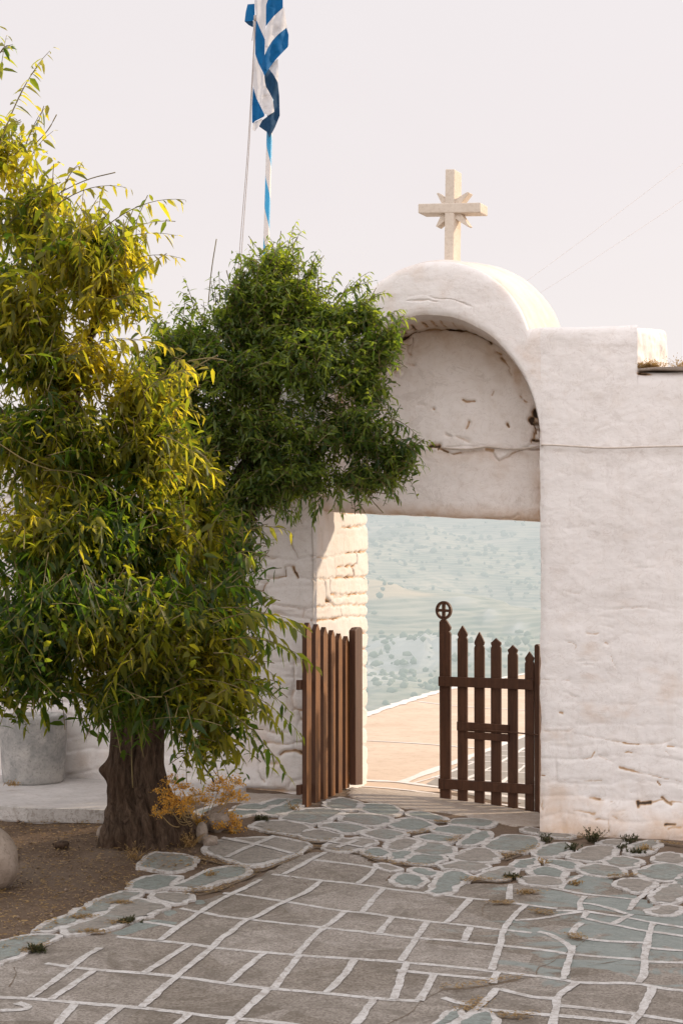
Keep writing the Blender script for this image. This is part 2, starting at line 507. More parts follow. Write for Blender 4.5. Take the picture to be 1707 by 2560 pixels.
def courses(U, V, seed, hmin=.07, hmax=.2, lmin=.14, lmax=.5):
    """irregular rubble courses -> (joint closeness 0..1, per-stone random)"""
    r = np.random.default_rng(seed)
    U = U + (fbm(U * 3.1, V * 3.1, seed + 1, 3) - .5) * .10
    V = V + (fbm(U * 2.3, V * 2.3, seed + 2, 4) - .5) * .13
    rows = [-.6]
    while rows[-1] < 5: rows.append(rows[-1] + r.uniform(hmin, hmax))
    rows = np.array(rows)
    ri = np.clip(np.searchsorted(rows, V) - 1, 0, len(rows) - 2)
    dz = np.minimum(V - rows[ri], rows[ri + 1] - V)
    dj = np.full(U.shape, 9.0); sid = np.zeros(U.shape)
    for k in np.unique(ri):
        js = [-9 + r.uniform(0, .4)]
        while js[-1] < 8: js.append(js[-1] + r.uniform(lmin, lmax))
        js = np.array(js); rnd = r.random(len(js))
        m = ri == k
        ji = np.clip(np.searchsorted(js, U[m]) - 1, 0, len(js) - 2)
        dj[m] = np.minimum(U[m] - js[ji], js[ji + 1] - U[m]); sid[m] = rnd[ji]
    d = np.minimum(dz, dj)
    return np.exp(-(d / .013) ** 2), sid

def wall_field(U, V, seed, relief, joint, mask, cracks, crackdepth=.022, lump=.012):
    """returns (outward displacement, cavity, sid)"""
    g, sid = courses(U, V, seed)
    jm = joint * mask
    disp = (fbm(U * 3.5, V * 5, seed + 11, 4) - .5) * lump * 1.15 + (fbm(U * 11, V * 15, seed + 13, 5) - .5) * lump * .48 + (fbm(U * 36, V * 38, seed + 17, 3) - .5) * lump * .10
    disp = disp + (sid - .5) * relief * (1 if not hasattr(mask, 'shape') else np.clip(.12 + mask * 2.4, 0, 1)) - g * relief * 1.1 * np.clip(mask * 1.3, 0, 1)
    cf = crack_field(U, V, cracks, seed)
    disp = disp - cf * crackdepth
    spot = sstep(.60, .80, fbm(U * 6, V * 8, seed + 21, 4))
    cav = np.maximum(g * jm * (.35 + .9 * spot), cf)
    return disp, cav, sid

def lin(a, b, step):
    return np.linspace(a, b, max(2, int(round(abs(b - a) / step)) + 1))

def px_cracks(fn, lst, conv):
    """lst of (pts, width, dark) in zoom pixel coords; fn maps source px -> (u,v)"""
    return [([fn(conv(*p)) for p in pts], w, dk) for pts, w, dk in lst]

Wc = lambda x, y: (1340 + .5825 * x, 780 + .5825 * y)
Lc = lambda x, y: (560 + .3316 * x, 1250 + .3316 * y)
Tc = lambda x, y: (960 + .2806 * x, 750 + .2806 * y)
def XZ0(p): q = on_y(p, 0.0); return (q[0], q[2])
def XZ5(p): q = on_y(p, 0.5); return (q[0], q[2])
XL = -1.605                                     # plane of the left passage jamb
YLW = .30                                       # front plane of the left wall
def XZL(p): q = on_y(p, YLW); return (q[0], q[2])
def YZL(p): q = on_plane(p, (XL, 0, 0), np.array([1.0, 0, 0])); return (q[1], q[2])

R_CR = px_cracks(XZ0, [
    ([(260, 1275), (400, 1272), (480, 1270), (560, 1290)], .006, .5), ([(120, 1200), (190, 1212)], .007, .4),
    ([(420, 1100), (500, 1095)], .006, .4), ([(220, 1378), (270, 1378)], .006, .7), ([(255, 1310), (330, 1315)], .006, .4),
    ([(270, 1345), (330, 1355)], .006, .45), ([(120, 1410), (170, 1430), (165, 1445)], .006, .55), ([(300, 1418), (310, 1424)], .008, .7),
    ([(320, 1480), (345, 1530)], .006, .55), ([(170, 1500), (270, 1498)], .007, .45), ([(200, 1515), (240, 1520)], .006, .5),
    ([(20, 1580), (140, 1582)], .006, .5), ([(98, 1722), (110, 1725)], .010, .8), ([(110, 1630), (180, 1658)], .006, .4),
    ([(30, 1800), (140, 1800), (160, 1785)], .006, .5), ([(20, 1840), (150, 1840)], .006, .45),
    ([(160, 1810), (290, 1835), (375, 1848)], .006, .5), ([(375, 1848), (440, 1856)], .008, .85), ([(440, 1855), (540, 1855), (600, 1830)], .006, .5),
    ([(565, 1868), (595, 1870)], .010, .95), ([(560, 1890), (575, 1905)], .011, .9), ([(380, 1890), (410, 1894)], .007, .75),
    ([(200, 1920), (240, 1915), (250, 1890)], .006, .65), ([(270, 1905), (330, 1935)], .006, .5), ([(360, 1955), (440, 1975)], .009, .85),
    ([(440, 1975), (530, 2000), (630, 2020)], .007, .6), ([(120, 2005), (280, 2015)], .006, .55), ([(520, 2020), (535, 2035)], .010, .95),
    ([(400, 2058), (410, 2062)], .009, .9), ([(230, 2085), (270, 2092)], .011, 1.1), ([(270, 2092), (330, 2105)], .007, .6),
    ([(150, 2140), (250, 2150)], .007, .6), ([(435, 2105), (440, 2128)], .017, 1.25), ([(440, 2112), (490, 2110)], .014, 1.2), ([(490, 2110), (540, 2095)], .007, .7),
    ([(540, 2085), (580, 2115)], .010, .95), ([(580, 2105), (630, 2105)], .008, .8), ([(555, 2195), (590, 2198)], .015, 1.25), ([(570, 2215), (625, 2210)], .010, 1.0),
    ([(560, 2200), (565, 2270)], .008, .6), ([(260, 2175), (310, 2180), (312, 2230)], .008, .6), ([(330, 2165), (350, 2175)], .010, .7), ([(300, 2150), (380, 2140)], .006, .5),
    ([(430, 2020), (470, 2025)], .006, .5), ([(25, 2075), (30, 2140)], .006, .7), ([(20, 1990), (34, 1992)], .006, .7),
    ([(205, 75), (260, 80), (255, 100), (210, 98)], .005, .35), ([(260, 500), (310, 485)], .006, .3), ([(440, 260), (500, 268)], .009, .9),
    ([(150, 410), (210, 450)], .008, .25), ([(40, 600), (150, 600), (300, 610), (300, 780)], .004, .22), ([(20, 925), (150, 930), (250, 915)], .004, .25),
    ([(160, 830), (215, 855)], .008, .3), ([(430, 1500), (540, 1505)], .005, .3)], Wc)
L_CR = px_cracks(XZL, [
    ([(180, 465), (330, 440), (420, 440)], .006, .5), ([(180, 465), (190, 570), (230, 580)], .007, .8), ([(230, 580), (340, 590), (460, 570), (460, 500)], .007, .6),
    ([(470, 500), (520, 500)], .008, .6), ([(520, 500), (530, 540), (560, 590)], .009, 1.05), ([(555, 440), (510, 340), (520, 240)], .006, .5), ([(560, 440), (680, 420)], .005, .45),
    ([(120, 600), (330, 630)], .007, .7), ([(110, 660), (120, 600)], .007, .7), ([(175, 630), (175, 670), (290, 690), (320, 620)], .007, .8), ([(300, 700), (330, 790), (380, 790)], .007, .6),
    ([(380, 790), (600, 830), (680, 810)], .006, .5), ([(560, 590), (680, 600)], .006, .5), ([(320, 600), (325, 780)], .006, .4), ([(120, 870), (400, 860), (590, 890), (680, 910)], .006, .5),
    ([(600, 830), (595, 890)], .007, .7), ([(520, 1440), (510, 1500), (530, 1580)], .010, .6), ([(530, 1580), (600, 1590)], .010, 1.0), ([(560, 1600), (580, 1660), (610, 1670)], .008, .7),
    ([(330, 1740), (400, 1760), (500, 1750)], .008, .8), ([(200, 1700), (330, 1740)], .008, .6), ([(320, 1830), (480, 1840), (600, 1830)], .007, .7), ([(420, 1920), (450, 1900), (520, 1890), (600, 1920)], .009, .95),
    ([(270, 1980), (260, 2050), (300, 2130)], .007, .5), ([(330, 1990), (400, 1990)], .009, .7), ([(480, 2180), (510, 2130), (600, 2100)], .008, .6),
    ([(-400, 2180), (130, 2180), (250, 2190), (600, 2200)], .012, .75), ([(500, 1240), (560, 1230)], .006, .4), ([(380, 1330), (600, 1340)], .006, .4),
    ([(520, 1220), (530, 1440)], .008, .45), ([(300, 1560), (440, 1640)], .007, .6)], Lc)
J_CR = px_cracks(YZL, [
    ([(890, 95), (1095, 100)], .007, 1.0), ([(890, 210), (950, 208), (1090, 190)], .006, .9), ([(670, 430), (760, 440)], .007, .7), ([(760, 440), (820, 430), (860, 410), (940, 400)], .006, .5),
    ([(940, 400), (1085, 390)], .007, .95), ([(1000, 400), (1000, 480), (970, 500)], .008, .9), ([(970, 500), (850, 510), (840, 590)], .007, .8), ([(970, 500), (985, 580), (840, 590)], .008, .9),
    ([(760, 600), (770, 680), (770, 760)], .010, .7), ([(800, 600), (800, 710)], .010, .7), ([(680, 600), (840, 590), (1090, 580)], .006, .65), ([(805, 715), (1090, 705)], .008, .9),
    ([(770, 760), (800, 765)], .014, 1.0), ([(830, 735), (960, 722)], .012, .75), ([(770, 740), (830, 800), (960, 790), (1090, 795)], .007, .75), ([(680, 800), (760, 810), (830, 790)], .006, .6), ([(880, 800), (890, 880)], .007, .55),
    ([(680, 910), (790, 905), (890, 880)], .008, .95), ([(890, 880), (1090, 880)], .006, .6), ([(1010, 1000), (1095, 1000)], .006, .8), ([(1010, 1120), (1085, 1120)], .006, .8),
    ([(1010, 1250), (1080, 1250)], .006, .9), ([(1000, 1440), (1080, 1430)], .006, .6), ([(1000, 1560), (1080, 1560)], .006, .6), ([(1000, 1720), (1080, 1710)], .006, .6), ([(1000, 1850), (1080, 1845)], .006, .7),
    ([(830, 1270), (900, 1275)], .006, .6)], Lc)
T_CR = px_cracks(XZ5, [
    ([(60, 372), (200, 335), (260, 300), (380, 272), (460, 264), (560, 258), (650, 264), (740, 280), (800, 300), (900, 342), (960, 385)], .013, 1.25),
    ([(255, 280), (255, 400), (240, 480)], .006, .8), ([(200, 395), (250, 395)], .010, 1.0), ([(210, 400), (210, 450), (240, 485)], .009, 1.0), ([(120, 345), (250, 335)], .006, .8),
    ([(1000, 460), (1040, 490)], .008, .7), ([(1055, 520), (1130, 620)], .007, .75), ([(1110, 620), (1140, 670)], .010, .7),
    ([(700, 890), (740, 912), (810, 908)], .006, .85), ([(975, 815), (960, 850)], .006, .8), ([(765, 710), (820, 725)], .006, .5), ([(400, 640), (430, 690)], .006, .35), ([(550, 610), (610, 625)], .006, .35),
    ([(760, 1090), (735, 1145)], .007, .65), ([(1095, 1105), (1115, 1125)], .008, .9), ([(1215, 850), (1225, 870)], .008, .6), ([(1250, 890), (1275, 910)], .008, .6), ([(300, 930), (370, 940)], .012, .45),
    ([(650, 1215), (760, 1260)], .011, .5), ([(550, 1190), (600, 1210)], .008, .5), ([(440, 970), (445, 980)], .009, .6),
    ([(395, 1310), (440, 1295), (490, 1310), (480, 1335)], .020, 1.05), ([(490, 1330), (570, 1355)], .011, .95), ([(590, 1365), (620, 1380), (690, 1365)], .006, .6),
    ([(910, 1325), (965, 1340)], .014, 1.25), ([(965, 1340), (980, 1400), (1020, 1435), (1070, 1410), (1140, 1370), (1230, 1335), (1300, 1320)], .007, .7),
    ([(1230, 1330), (1300, 1280), (1400, 1290)], .006, .7), ([(1260, 1325), (1400, 1335)], .013, .95), ([(560, 1310), (900, 1300)], .004, .35),
    ([(1345, 980), (1345, 1020)], .018, 1.25), ([(1380, 1040), (1390, 1080)], .013, 1.2), ([(1310, 1060), (1320, 1110), (1385, 1115)], .012, 1.15), ([(1350, 1085), (1390, 1090)], .007, .9), ([(1390, 1110), (1400, 1170)], .013, 1.2), ([(1345, 1160), (1395, 1165)], .008, 1.0), ([(1340, 1130), (1345, 1190)], .008, .9),
    ([(1390, 1180), (1400, 1230)], .010, 1.0), ([(1320, 1248), (1400, 1252)], .010, 1.1), ([(1335, 1190), (1330, 1230), (1305, 1260)], .008, .8), ([(1320, 990), (1335, 1030), (1310, 1080)], .007, .6),
    ([(1190, 1915), (1150, 1935)], .008, .7), ([(870, 1955), (1150, 1945)], .005, .35), ([(1395, 1340), (1392, 1960)], .006, .4),
    ([(90, 640), (130, 600), (180, 640), (150, 700), (100, 670)], .022, .66), ([(205, 560), (265, 580)], .020, .66)], Tc)

gate_root = empty('whitewashed_gateway', (-.76, 0, 0))
tag(gate_root, 'whitewashed stone gateway with round-arched top over the open doorway', 'gateway')

def arch_in(x):                                  # intrados height
    t = np.clip((x + .7625) / .7625, -1, 1)
    return 2.50 + .93 * np.sqrt(1 - t * t)

def top_profile(x):
    R = .655; dx = np.clip(x + .715, -R, R)
    circ = 3.135 + np.sqrt(np.maximum(R * R - dx * dx, 0))
    flat = 3.305 + (vnoise(x * 4, x * 0, 3) - .5) * .03
    return np.maximum(np.where(np.abs(x + .715) < R, circ, 0), flat)

def face_patch(name, xs, zlo, zhi, nv, seed, relief, joint, maskf, cracks, parent, y0=0.0, stainf=None, lump=.012, edge=None, flip=False, powv=1.0):
    v = np.linspace(0, 1, nv) ** powv
    X = np.repeat(xs[:, None], nv, 1)
    Z = zlo[:, None] + (zhi - zlo)[:, None] * v[None, :]
    d, cav, sid = wall_field(X, Z, seed, relief, joint, maskf(X, Z), cracks, lump=lump)
    e = np.ones_like(X)
    if edge is not None: e = edge(X, Z, v)
    P = np.stack([X, y0 - d * e, Z], -1)
    st = stainf(X, Z) if stainf is not None else np.zeros_like(X)
    me = grid_mesh(name, P, dict(cavity=cav, stain=st), flip)
    return link(name, me, M['wall'], parent)

# --- right pier + right wall front (x 0..0.62 to z 3.3 is the gateway, x beyond is the lower courtyard wall)
XB = .618
def stain_right(X, Z):
    s = sstep(.40, .0, Z + (fbm(X * 4, Z * 4, 9, 5) - .5) * .55) * .85
    s = np.maximum(s, sstep(.62, .8, fbm(X * 4, Z * 7, 15, 4)) * .35 * sstep(2.4, .6, Z))
    # joint bleed
    return np.clip(s, 0, 1)
mask_right = lambda X, Z: np.clip(sstep(1.25, .1, Z) * .50 * fbm(X * 2.5, Z * 2.5, 31) * 1.6 + .05, 0, 1)
def corner_edge(X, Z, v):
    return np.ones_like(X)
def round_corner(x, z, r=.03):                   # rounds the jamb arris
    return r * np.exp(-np.maximum(x, 0) / r)

def right_patch(name, xs, ztop, parent, nv, seed=3):
    v = np.linspace(-.02, 1, nv)
    X = np.repeat(xs[:, None], nv, 1)
    ZT = ztop(xs)
    Z = ZT[:, None] * v[None, :]
    d, cav, sid = wall_field(X, Z, seed, .006, .75, mask_right(X, Z), [(p_, w_ * (1.05 if w_ < .009 else .85), k_) for p_, w_, k_ in R_CR], .009, lump=.016)
    d = d - .02 * np.exp(-np.maximum(X, 0) / .02) * sstep(2.9, 2.3, Z) - .035 * np.exp(-np.maximum(ZT[:, None] - Z, 0) / .025)
    d = d + .05 * sstep(.30, .0, Z + (fbm(X * 5, Z * 2, 77) - .5) * .2)        # battered foot
    Xe = X + np.where(X < .03, (fbm(Z * 6, Z * 0 + 3, 8, 4) - .5) * .024 * (1 - X / .03) * sstep(2.9, 2.4, Z), 0) - .004 * (X < .001)
    P = np.stack([Xe, -d, Z], -1)
    return link(name, grid_mesh(name, P, dict(cavity=cav, stain=stain_right(X, Z))), M['wall'], parent)

right_patch('front_face', lin(0, XB, .0075), lambda x: top_profile(x), gate_root, 420)
low_wall = empty('courtyard_wall', (2.5, 0.1, 0))
tag(low_wall, 'whitewashed rubble wall with flat ledge continuing right of the gateway block', 'wall')
low_top = lambda x: 2.995 + (vnoise(x * 3, x * 0, 5) - .5) * .02
right_patch('front_face', np.r_[lin(XB, 1.5, .0085), lin(1.55, 6, .06)], low_top, low_wall, 380)

# --- arch panel above the doorway (front, between intrados and top)
th = np.linspace(0, math.pi, 190)
xs = -.7625 - .7625 * np.cos(th)
nb = lambda X, Z: np.zeros_like(X) + .06
zi = arch_in(xs) + (fbm(xs * 9, xs * 0 + 1.5, 61, 4) - .5) * .022
zt = top_profile(xs)
vv = np.linspace(0, 1, 120)
X = np.repeat(xs[:, None], 120, 1); Z = zi[:, None] + (zt - zi)[:, None] * vv
d, cav, sid = wall_field(X, Z, 3, .006, .4, nb(X, Z), [([XZ0(Tc(400, -30)), XZ0(Tc(640, 0)), XZ0(Tc(760, 50))], .006, .4), ([XZ0(D(935, 690)), XZ0(D(1000, 690))], .006, .5)], lump=.012)
d = d - .025 * np.exp(-(Z - zi[:, None]) / .018) - .04 * np.exp(-(zt[:, None] - Z) / .03)
link('arch_face', grid_mesh('arch_face', np.stack([X, -d, Z], -1), dict(cavity=cav, stain=sstep(.55, .75, fbm(X * 5, Z * 5, 4)) * .25)), M['wall'], gate_root)
# soffit of the arch (y 0 .. 0.53)
nt_ = 60
Yv = np.linspace(.012, .54, nt_)
X = np.repeat(xs[:, None], nt_, 1); Y = np.repeat(Yv[None, :], len(xs), 0); Z0 = np.repeat(zi[:, None], nt_, 1)
S = np.repeat(np.cumsum(np.r_[0, np.hypot(np.diff(xs), np.diff(zi))])[:, None], nt_, 1)
g, sid = courses(Y * 1.0, S * 1.0, 77, .06, .10, .2, .5)
zone = sstep(.16, .30, Y + (fbm(S * 5, Y * 5, 3) - .5) * .2) * sstep(-.2, -.9, X)
d = g * .014 * zone - (fbm(S * 6, Y * 6, 21) - .5) * .02 * sstep(.0, .05, Y)
cav = g * zone * 1.0 * (.4 + fbm(S * 9, Y * 9, 5))
P = np.stack([X, Y, Z0 + d * .8], -1)
link('arch_soffit', grid_mesh('arch_soffit', P, dict(cavity=cav, stain=np.clip(zone * .55 + .12, 0, 1)), True), M['wall'], gate_root)

# --- tympanum + lintel panel at y=0.5
xs2 = np.linspace(XL - .03, .03, 205)
lint0 = on_y(D(800, 1177), .5)[2]; lint1 = on_y(D(1240, 1197), .5)[2]
lz = lint0 + (lint1 - lint0) * (xs2 - on_y(D(800, 1177), .5)[0]) / (on_y(D(1240, 1197), .5)[0] - on_y(D(800, 1177), .5)[0])
lz = lz + (fbm(xs2 * 6, xs2 * 0, 41, 3) - .5) * .016
ztp = arch_in(np.clip(xs2, XL + .004, -.004)) + .035
NV = 190
vv = np.linspace(0, 1, NV)
X = np.repeat(xs2[:, None], NV, 1); Z = lz[:, None] + (ztp - lz)[:, None] * vv
d, cav, sid = wall_field(X, Z, 9, .004, .2, np.zeros_like(X) + .03, [(p_, w_ * (1.35 if w_ < .0125 else .85), k_) for p_, w_, k_ in T_CR], .03, lump=.017)
seam_z = np.array([XZ5(Tc(x, y)) for x, y in [(-300, 1330), (400, 1330), (600, 1370), (900, 1335), (975, 1360), (1020, 1430), (1080, 1405), (1230, 1335), (1400, 1320)]])
sz = np.interp(X, seam_z[:, 0], seam_z[:, 1]) + (fbm(X * 14, X * 0, 51, 3) - .5) * .02
d = d + .016 * sstep(sz - .012, sz + .012, Z) - .022 * np.exp(-(Z - lz[:, None]) / .02)
# rough masonry exposed at the right springing
ex = XZ5(Tc(1365, 1120))
rough = np.exp(-(((X - ex[0]) / .035) ** 4)) * np.exp(-(((Z - ex[1]) / .15) ** 4))
d = d - rough * .02
topst = sstep(.30, .05, ztp[:, None] - Z) * .5 * sstep(-.0, -.25, X)
botst = sstep(.12, .0, Z - lz[:, None]) * .75
edge_st = sstep(.16, .0, -X) * sstep(2.55, 2.3, Z) * .8
patch = np.exp(-(((X - XZ5(Tc(1190, 690))[0]) / .022) ** 2 + ((Z - XZ5(Tc(1190, 690))[1]) / .05) ** 2)) * 1.2
below = np.exp(-((sz - Z) / .10)) * (Z < sz) * .35
st = np.clip(.12 + topst + botst + edge_st + patch + below, 0, 1) * (1 - .0)
P = np.stack([X, .5 - d, Z], -1)
link('tympanum', grid_mesh('tympanum', P, dict(cavity=cav, stain=st)), M['wall_bright'], gate_root)  # lightened copy makes up for the shade in the recess
# underside and back of the lintel
mb = MB()
for i in range(len(xs2) - 1):
    a, b = P[i, 0], P[i + 1, 0]
    mb.add([a, b, b + np.array([0, .17, 0.004]), a + np.array([0, .17, 0.004])], [[0, 1, 2, 3]])
mb.add([(XL - .03, .672, lz[0] + .004), (.03, .672, lz[-1] + .004), (-.02, .672, 3.22), (XL - .03, .672, 3.22)], [[0, 1, 2, 3]])
mb.build('lintel', M['wall'], gate_root)

# --- vault cap: front arc lofted to a wider, higher rear arc
nA, nB = 90, 50
ang = np.linspace(math.radians(172), math.radians(8), nA)
tt = np.linspace(0, 1, nB)
Pv = np.zeros((nA, nB, 3))
for j, t in enumerate(tt):
    c = np.array([-.715 + .095 * t, 3.135 + .20 * t - .02 * t * t]); R = .655 + .04 * t
    Pv[:, j, 0] = c[0] + R * np.cos(ang); Pv[:, j, 2] = c[1] + R * np.sin(ang); Pv[:, j, 1] = .02 + 1.08 * t
U = np.repeat((ang * .66)[:, None], nB, 1); V = Pv[:, :, 1]
dd = (fbm(U * 4, V * 4, 33, 4) - .5) * .03 - .035 * np.exp(-(V - .02) / .03) - .03 * np.exp(-(1.1 - V) / .05)
Pv[:, :, 0] += dd * np.cos(ang)[:, None]; Pv[:, :, 2] += dd * np.sin(ang)[:, None]
link('vault_cap', grid_mesh('vault_cap', Pv, dict(cavity=np.clip(fbm(U * 30, V * 30, 4, 3) - .62, 0, 1) * 1.6, stain=.10 + sstep(.4, .75, fbm(U * 5, V * 5, 14)) * .3)), M['wall_dull'], gate_root)  # duller vault surface, darkened so the direct sun stays below white
mb = MB()
rear = [Pv[i, -1] for i in range(nA)]
mb.add(rear + [(rear[-1][0], 1.1, 2.2), (rear[0][0], 1.1, 2.2)], [list(range(nA + 2))])
# top of the flat shoulders, block end face, rear faces
e0 = np.array([XB, 0.02, 0]); e1 = np.array([.81, .62, 0])
mb.add([(-.1, .03, 3.255), (XB - .02, .03, 3.25), (.78, .60, 3.335), (-.1, .62, 3.25)], [[0, 1, 2, 3]])
prism(mb, [(-2.1, .012, 2.26), (-1.518, .012, 2.26), (-1.518, .012, 3.29), (-2.1, .012, 3.29)], (0, 1.05, 0))
mb.add([(.80, .615, 0), (.79, .61, 3.34), (-.06, .82, 3.25), (0, .82, 0)], [[0, 1, 2, 3]])
mb.add([(0, .012, -.05), (0, .82, -.05), (0, .82, 3.3), (0, .012, 3.3)], [[0, 1, 2, 3]])
mb.build('rear_masonry', M['wall'], gate_root)
# block end face (sunlit) as a lumpy grid
s = np.linspace(0, 1, 50); zz = np.linspace(2.93, 1, 2)
nz = 40
E = np.zeros((50, nz, 3)); zz = np.linspace(2.9, 3.375, nz)
for i, q in enumerate(s):
    p = e0 * (1 - q) + e1 * q
    top = 3.285 + .085 * q
    z = 2.9 + (top - 2.9) * np.linspace(0, 1, nz)
    n_ = np.array([.62, -.19, 0]) / .65
    dsp = (fbm(q * 6 + z * 0, z * 9, 71, 4) - .5) * .05 - .03 * np.exp(-(top - z) / .02) - .02 * math.exp(-q / .05) - .03 * math.exp(-(1 - q) / .05)
    E[i, :, 0] = p[0] + n_[0] * dsp; E[i, :, 1] = p[1] + n_[1] * dsp; E[i, :, 2] = z
link('block_end', grid_mesh('block_end', E, dict(cavity=np.zeros((50, nz)), stain=sstep(.5, .7, fbm(E[:, :, 1] * 14, E[:, :, 2] * 3, 19, 4)) * .5)), M['wall'], gate_root)

# --- left pier reveal (jamb) x = XL, y 0..1.65, plus the left wall front
ys = np.linspace(YLW, 2.0, 210)
NV = 330
zz = np.linspace(-.06, 3.0, NV)
Y = np.repeat(ys[:, None], NV, 1); Z = np.repeat(zz[None, :], len(ys), 0)
d, cav, sid = wall_field(Y, Z, 5, .010, .35, np.zeros_like(Y) + .10, [(p_, w_ * 1.1, min(1.05, k_ * 1.1)) for p_, w_, k_ in J_CR], .03, lump=.012)
jr = np.array([YZL(Lc(1085, y))[1] for y in (100, 192, 390, 582, 705, 795, 880, 1000, 1120, 1250, 1432, 1560, 1712, 1846, 1970)])
dj = np.min(np.abs(zz[:, None] - jr[None, :]), 1)
notch = .07 * np.exp(-(dj / .022) ** 2) + (vnoise(zz * 9, zz * 0, 3) - .5) * .05
back = sstep(1.3, 2.0, Y)
Yw = Y - back * notch[None, :]
d = d - .03 * np.exp(-(2.0 - Y) / .03) - .02 * np.exp(-(Y - YLW) / .02)
P = np.stack([XL + d, Yw, Z], -1)
stj = np.clip(.0 + .3 * sstep(.5, .75, fbm(Y * 5, Z * 5, 6)) + .25 * sstep(.75, .1, Z) * 0, 0, 1)
link('jamb', grid_mesh('jamb', P, dict(cavity=cav, stain=stj * .5)), M['wall_dull'], gate_root)  # darkened copy tones down the sun patch on the jamb

stone_wall = empty('stone_wall', (-3.5, .2, 0))
tag(stone_wall, 'whitewashed rubble stone wall behind the willow left of the doorway', 'wall')
xs = np.r_[lin(-9, -4.6, .12), lin(-4.55, -2.55, .016), lin(-2.54, XL, .0085)]
NV = 300
def left_top(x): return 2.72 + (vnoise(x * 1.3, x * 0, 8) - .5) * .16
v = np.linspace(0, 1, NV)
X = np.repeat(xs[:, None], NV, 1); ZT = left_top(xs)[:, None]; Z = -.08 + (ZT + .08) * v
lmask = sstep(-2.0, -3.2, X) * .45 * fbm(X * 2, Z * 2, 8) + .14
d, cav, sid = wall_field(X, Z, 6, .013, .55, np.clip(lmask, 0, 1), [(p_, w_ * 1.35, min(.95, k_ * 1.0)) for p_, w_, k_ in L_CR], .03, lump=.015)
d = d - .02 * np.exp(-(XL - X) / .02)
link('front_face', grid_mesh('front_face', np.stack([X, YLW - d, Z], -1), dict(cavity=cav, stain=sstep(.52, .75, fbm(X * 4, Z * 5, 17, 4)) * .35 * sstep(2.2, .4, Z))), M['wall'], stone_wall)
mb = MB()
mb.add([(-9, YLW + .015, 2.68), (XL, YLW + .015, 2.68), (XL - .12, .95, 2.70), (-9, .95, 2.70)], [[0, 1, 2, 3]])
mb.add([(-9, .95, -1), (XL - .12, .95, -1), (XL - .12, .95, 2.70), (-9, .95, 2.70)], [[0, 1, 2, 3]])
mb.add([(XL - .05, 1.96, -1), (XL - .05, 1.96, 3.0), (-2.15, 1.96, 3.0), (-2.15, 1.96, -1)], [[0, 1, 2, 3]])
mb.build('rear_masonry', M['wall'], stone_wall)
# ledge of the low wall: coping slab, top and rear
mb = MB()
mb.add([(XB, .03, 2.965), (6, .03, 2.965), (6, .62, 2.98), (XB + .19, .62, 2.98)], [[0, 1, 2, 3]])
mb.add([(.78, .62, -.5), (6, .62, -.5), (6, .62, 2.98), (.78, .62, 2.98)], [[0, 1, 2, 3]])
mb.build('rear_masonry', M['wall'], low_wall)
mb = MB()
prism(mb, [on_y(D(1466, 851), -.02), on_y(D(1500, 848), -.02), on_y(D(1570, 850), -.02), (6, -.02, 3.0), (6, -.02, 3.025), on_y(D(1570, 841), -.02) + [0, 0, .0], on_y(D(1505, 842), -.02), on_y(D(1466, 846), -.02)], (.02, .6, .01))
mb.build('coping_slab', M['rock'], low_wall, bevel=.004)

# ================================================================== CROSS
Y0 = .28
def cz(x, y): return on_y(D(x, y), Y0)
cross = empty('stone_cross', tuple(on_y(D(1034, 600), Y0)))
tag(cross, 'pale stone cross with small star points mounted on top of the arch', 'cross')
ext = np.array([.035, .11, 0])
mb = MB()
prism(mb, [cz(1019, 612), cz(1022, 387), cz(1043, 387), cz(1040, 612)], ext)
mb.build('upright', M['cross'], cross, bevel=.006)
mb = MB()
up = np.array([-.001, -.003, 0])
prism(mb, [cz(960, 489) + up, cz(960, 467) + up, cz(1103, 464) + up, cz(1103, 487) + up], ext * 1.03)
mb.build('crossbar', M['cross'], cross, bevel=.006)
for (tx, ty), (ax, ay), (bx, by) in [((1000, 440), (1011, 468), (1024, 456)), ((1071, 438), (1038, 456), (1052, 467)), ((998, 518), (1010, 487), (1023, 499)), ((1070, 516), (1040, 499), (1053, 486))]:
    mb = MB(); e_ = 1 if (tx < 1030) == (ty < 470) else -1
    q = [cz(tx - 2, ty + e_), cz(ax, ay), cz(1031, 477), cz(bx, by), cz(tx + 2, ty - e_)]
    n_ = np.cross(q[1] - q[0], q[2] - q[0])
    if n_[1] > 0: q = q[::-1]
    prism(mb, [v + ext * .22 for v in q], ext * .55)
    mb.build('star_point', M['cross'], cross, bevel=.003)

# ================================================================== GATES
Gc = lambda x, y: (880 + .3316 * x, 1280 + .3316 * y)
H0, H1 = np.array([-.085, .80, 0]), np.array([-.85, 1.0, 0])
uG = (H1 - H0) / np.linalg.norm(H1 - H0)
nG = np.array([uG[1], -uG[0], 0.0]);
if nG[1] > 0: nG = -nG                          # towards the courtyard
def gp(x, y, off=0.0): return on_plane(Gc(x, y), H0 + nG * off, nG)
rg = empty('picket_gate', (H0[0], H0[1], 0))
tag(rg, 'dark brown picket gate leaf with a ringed cross finial, standing half closed in the doorway', 'gate', 'leaves of the double picket gate')
TH = .022
def picket(mb, x0, x1, bot, notch, tip, skew=0):
    m = (x0 + x1) / 2 + skew
    w = x1 - x0
    prism(mb, [gp(x0 + 2, bot), gp(x0, notch + 18), gp(x0 + .05 * w, notch + 6), gp(x0 + .12 * w, notch), gp(x0 + .04 * w, notch - 8), gp(x0, notch - 26),
               gp(x0 + .24 * w, tip + (notch - tip) * .34), gp(m, tip), gp(x1 - .24 * w, tip + (notch - tip) * .34), gp(x1, notch - 26), gp(x1 - .04 * w, notch - 8),
               gp(x1 - .12 * w, notch), gp(x1 - .05 * w, notch + 6), gp(x1, notch + 18), gp(x1, bot + 4)], -nG * TH)
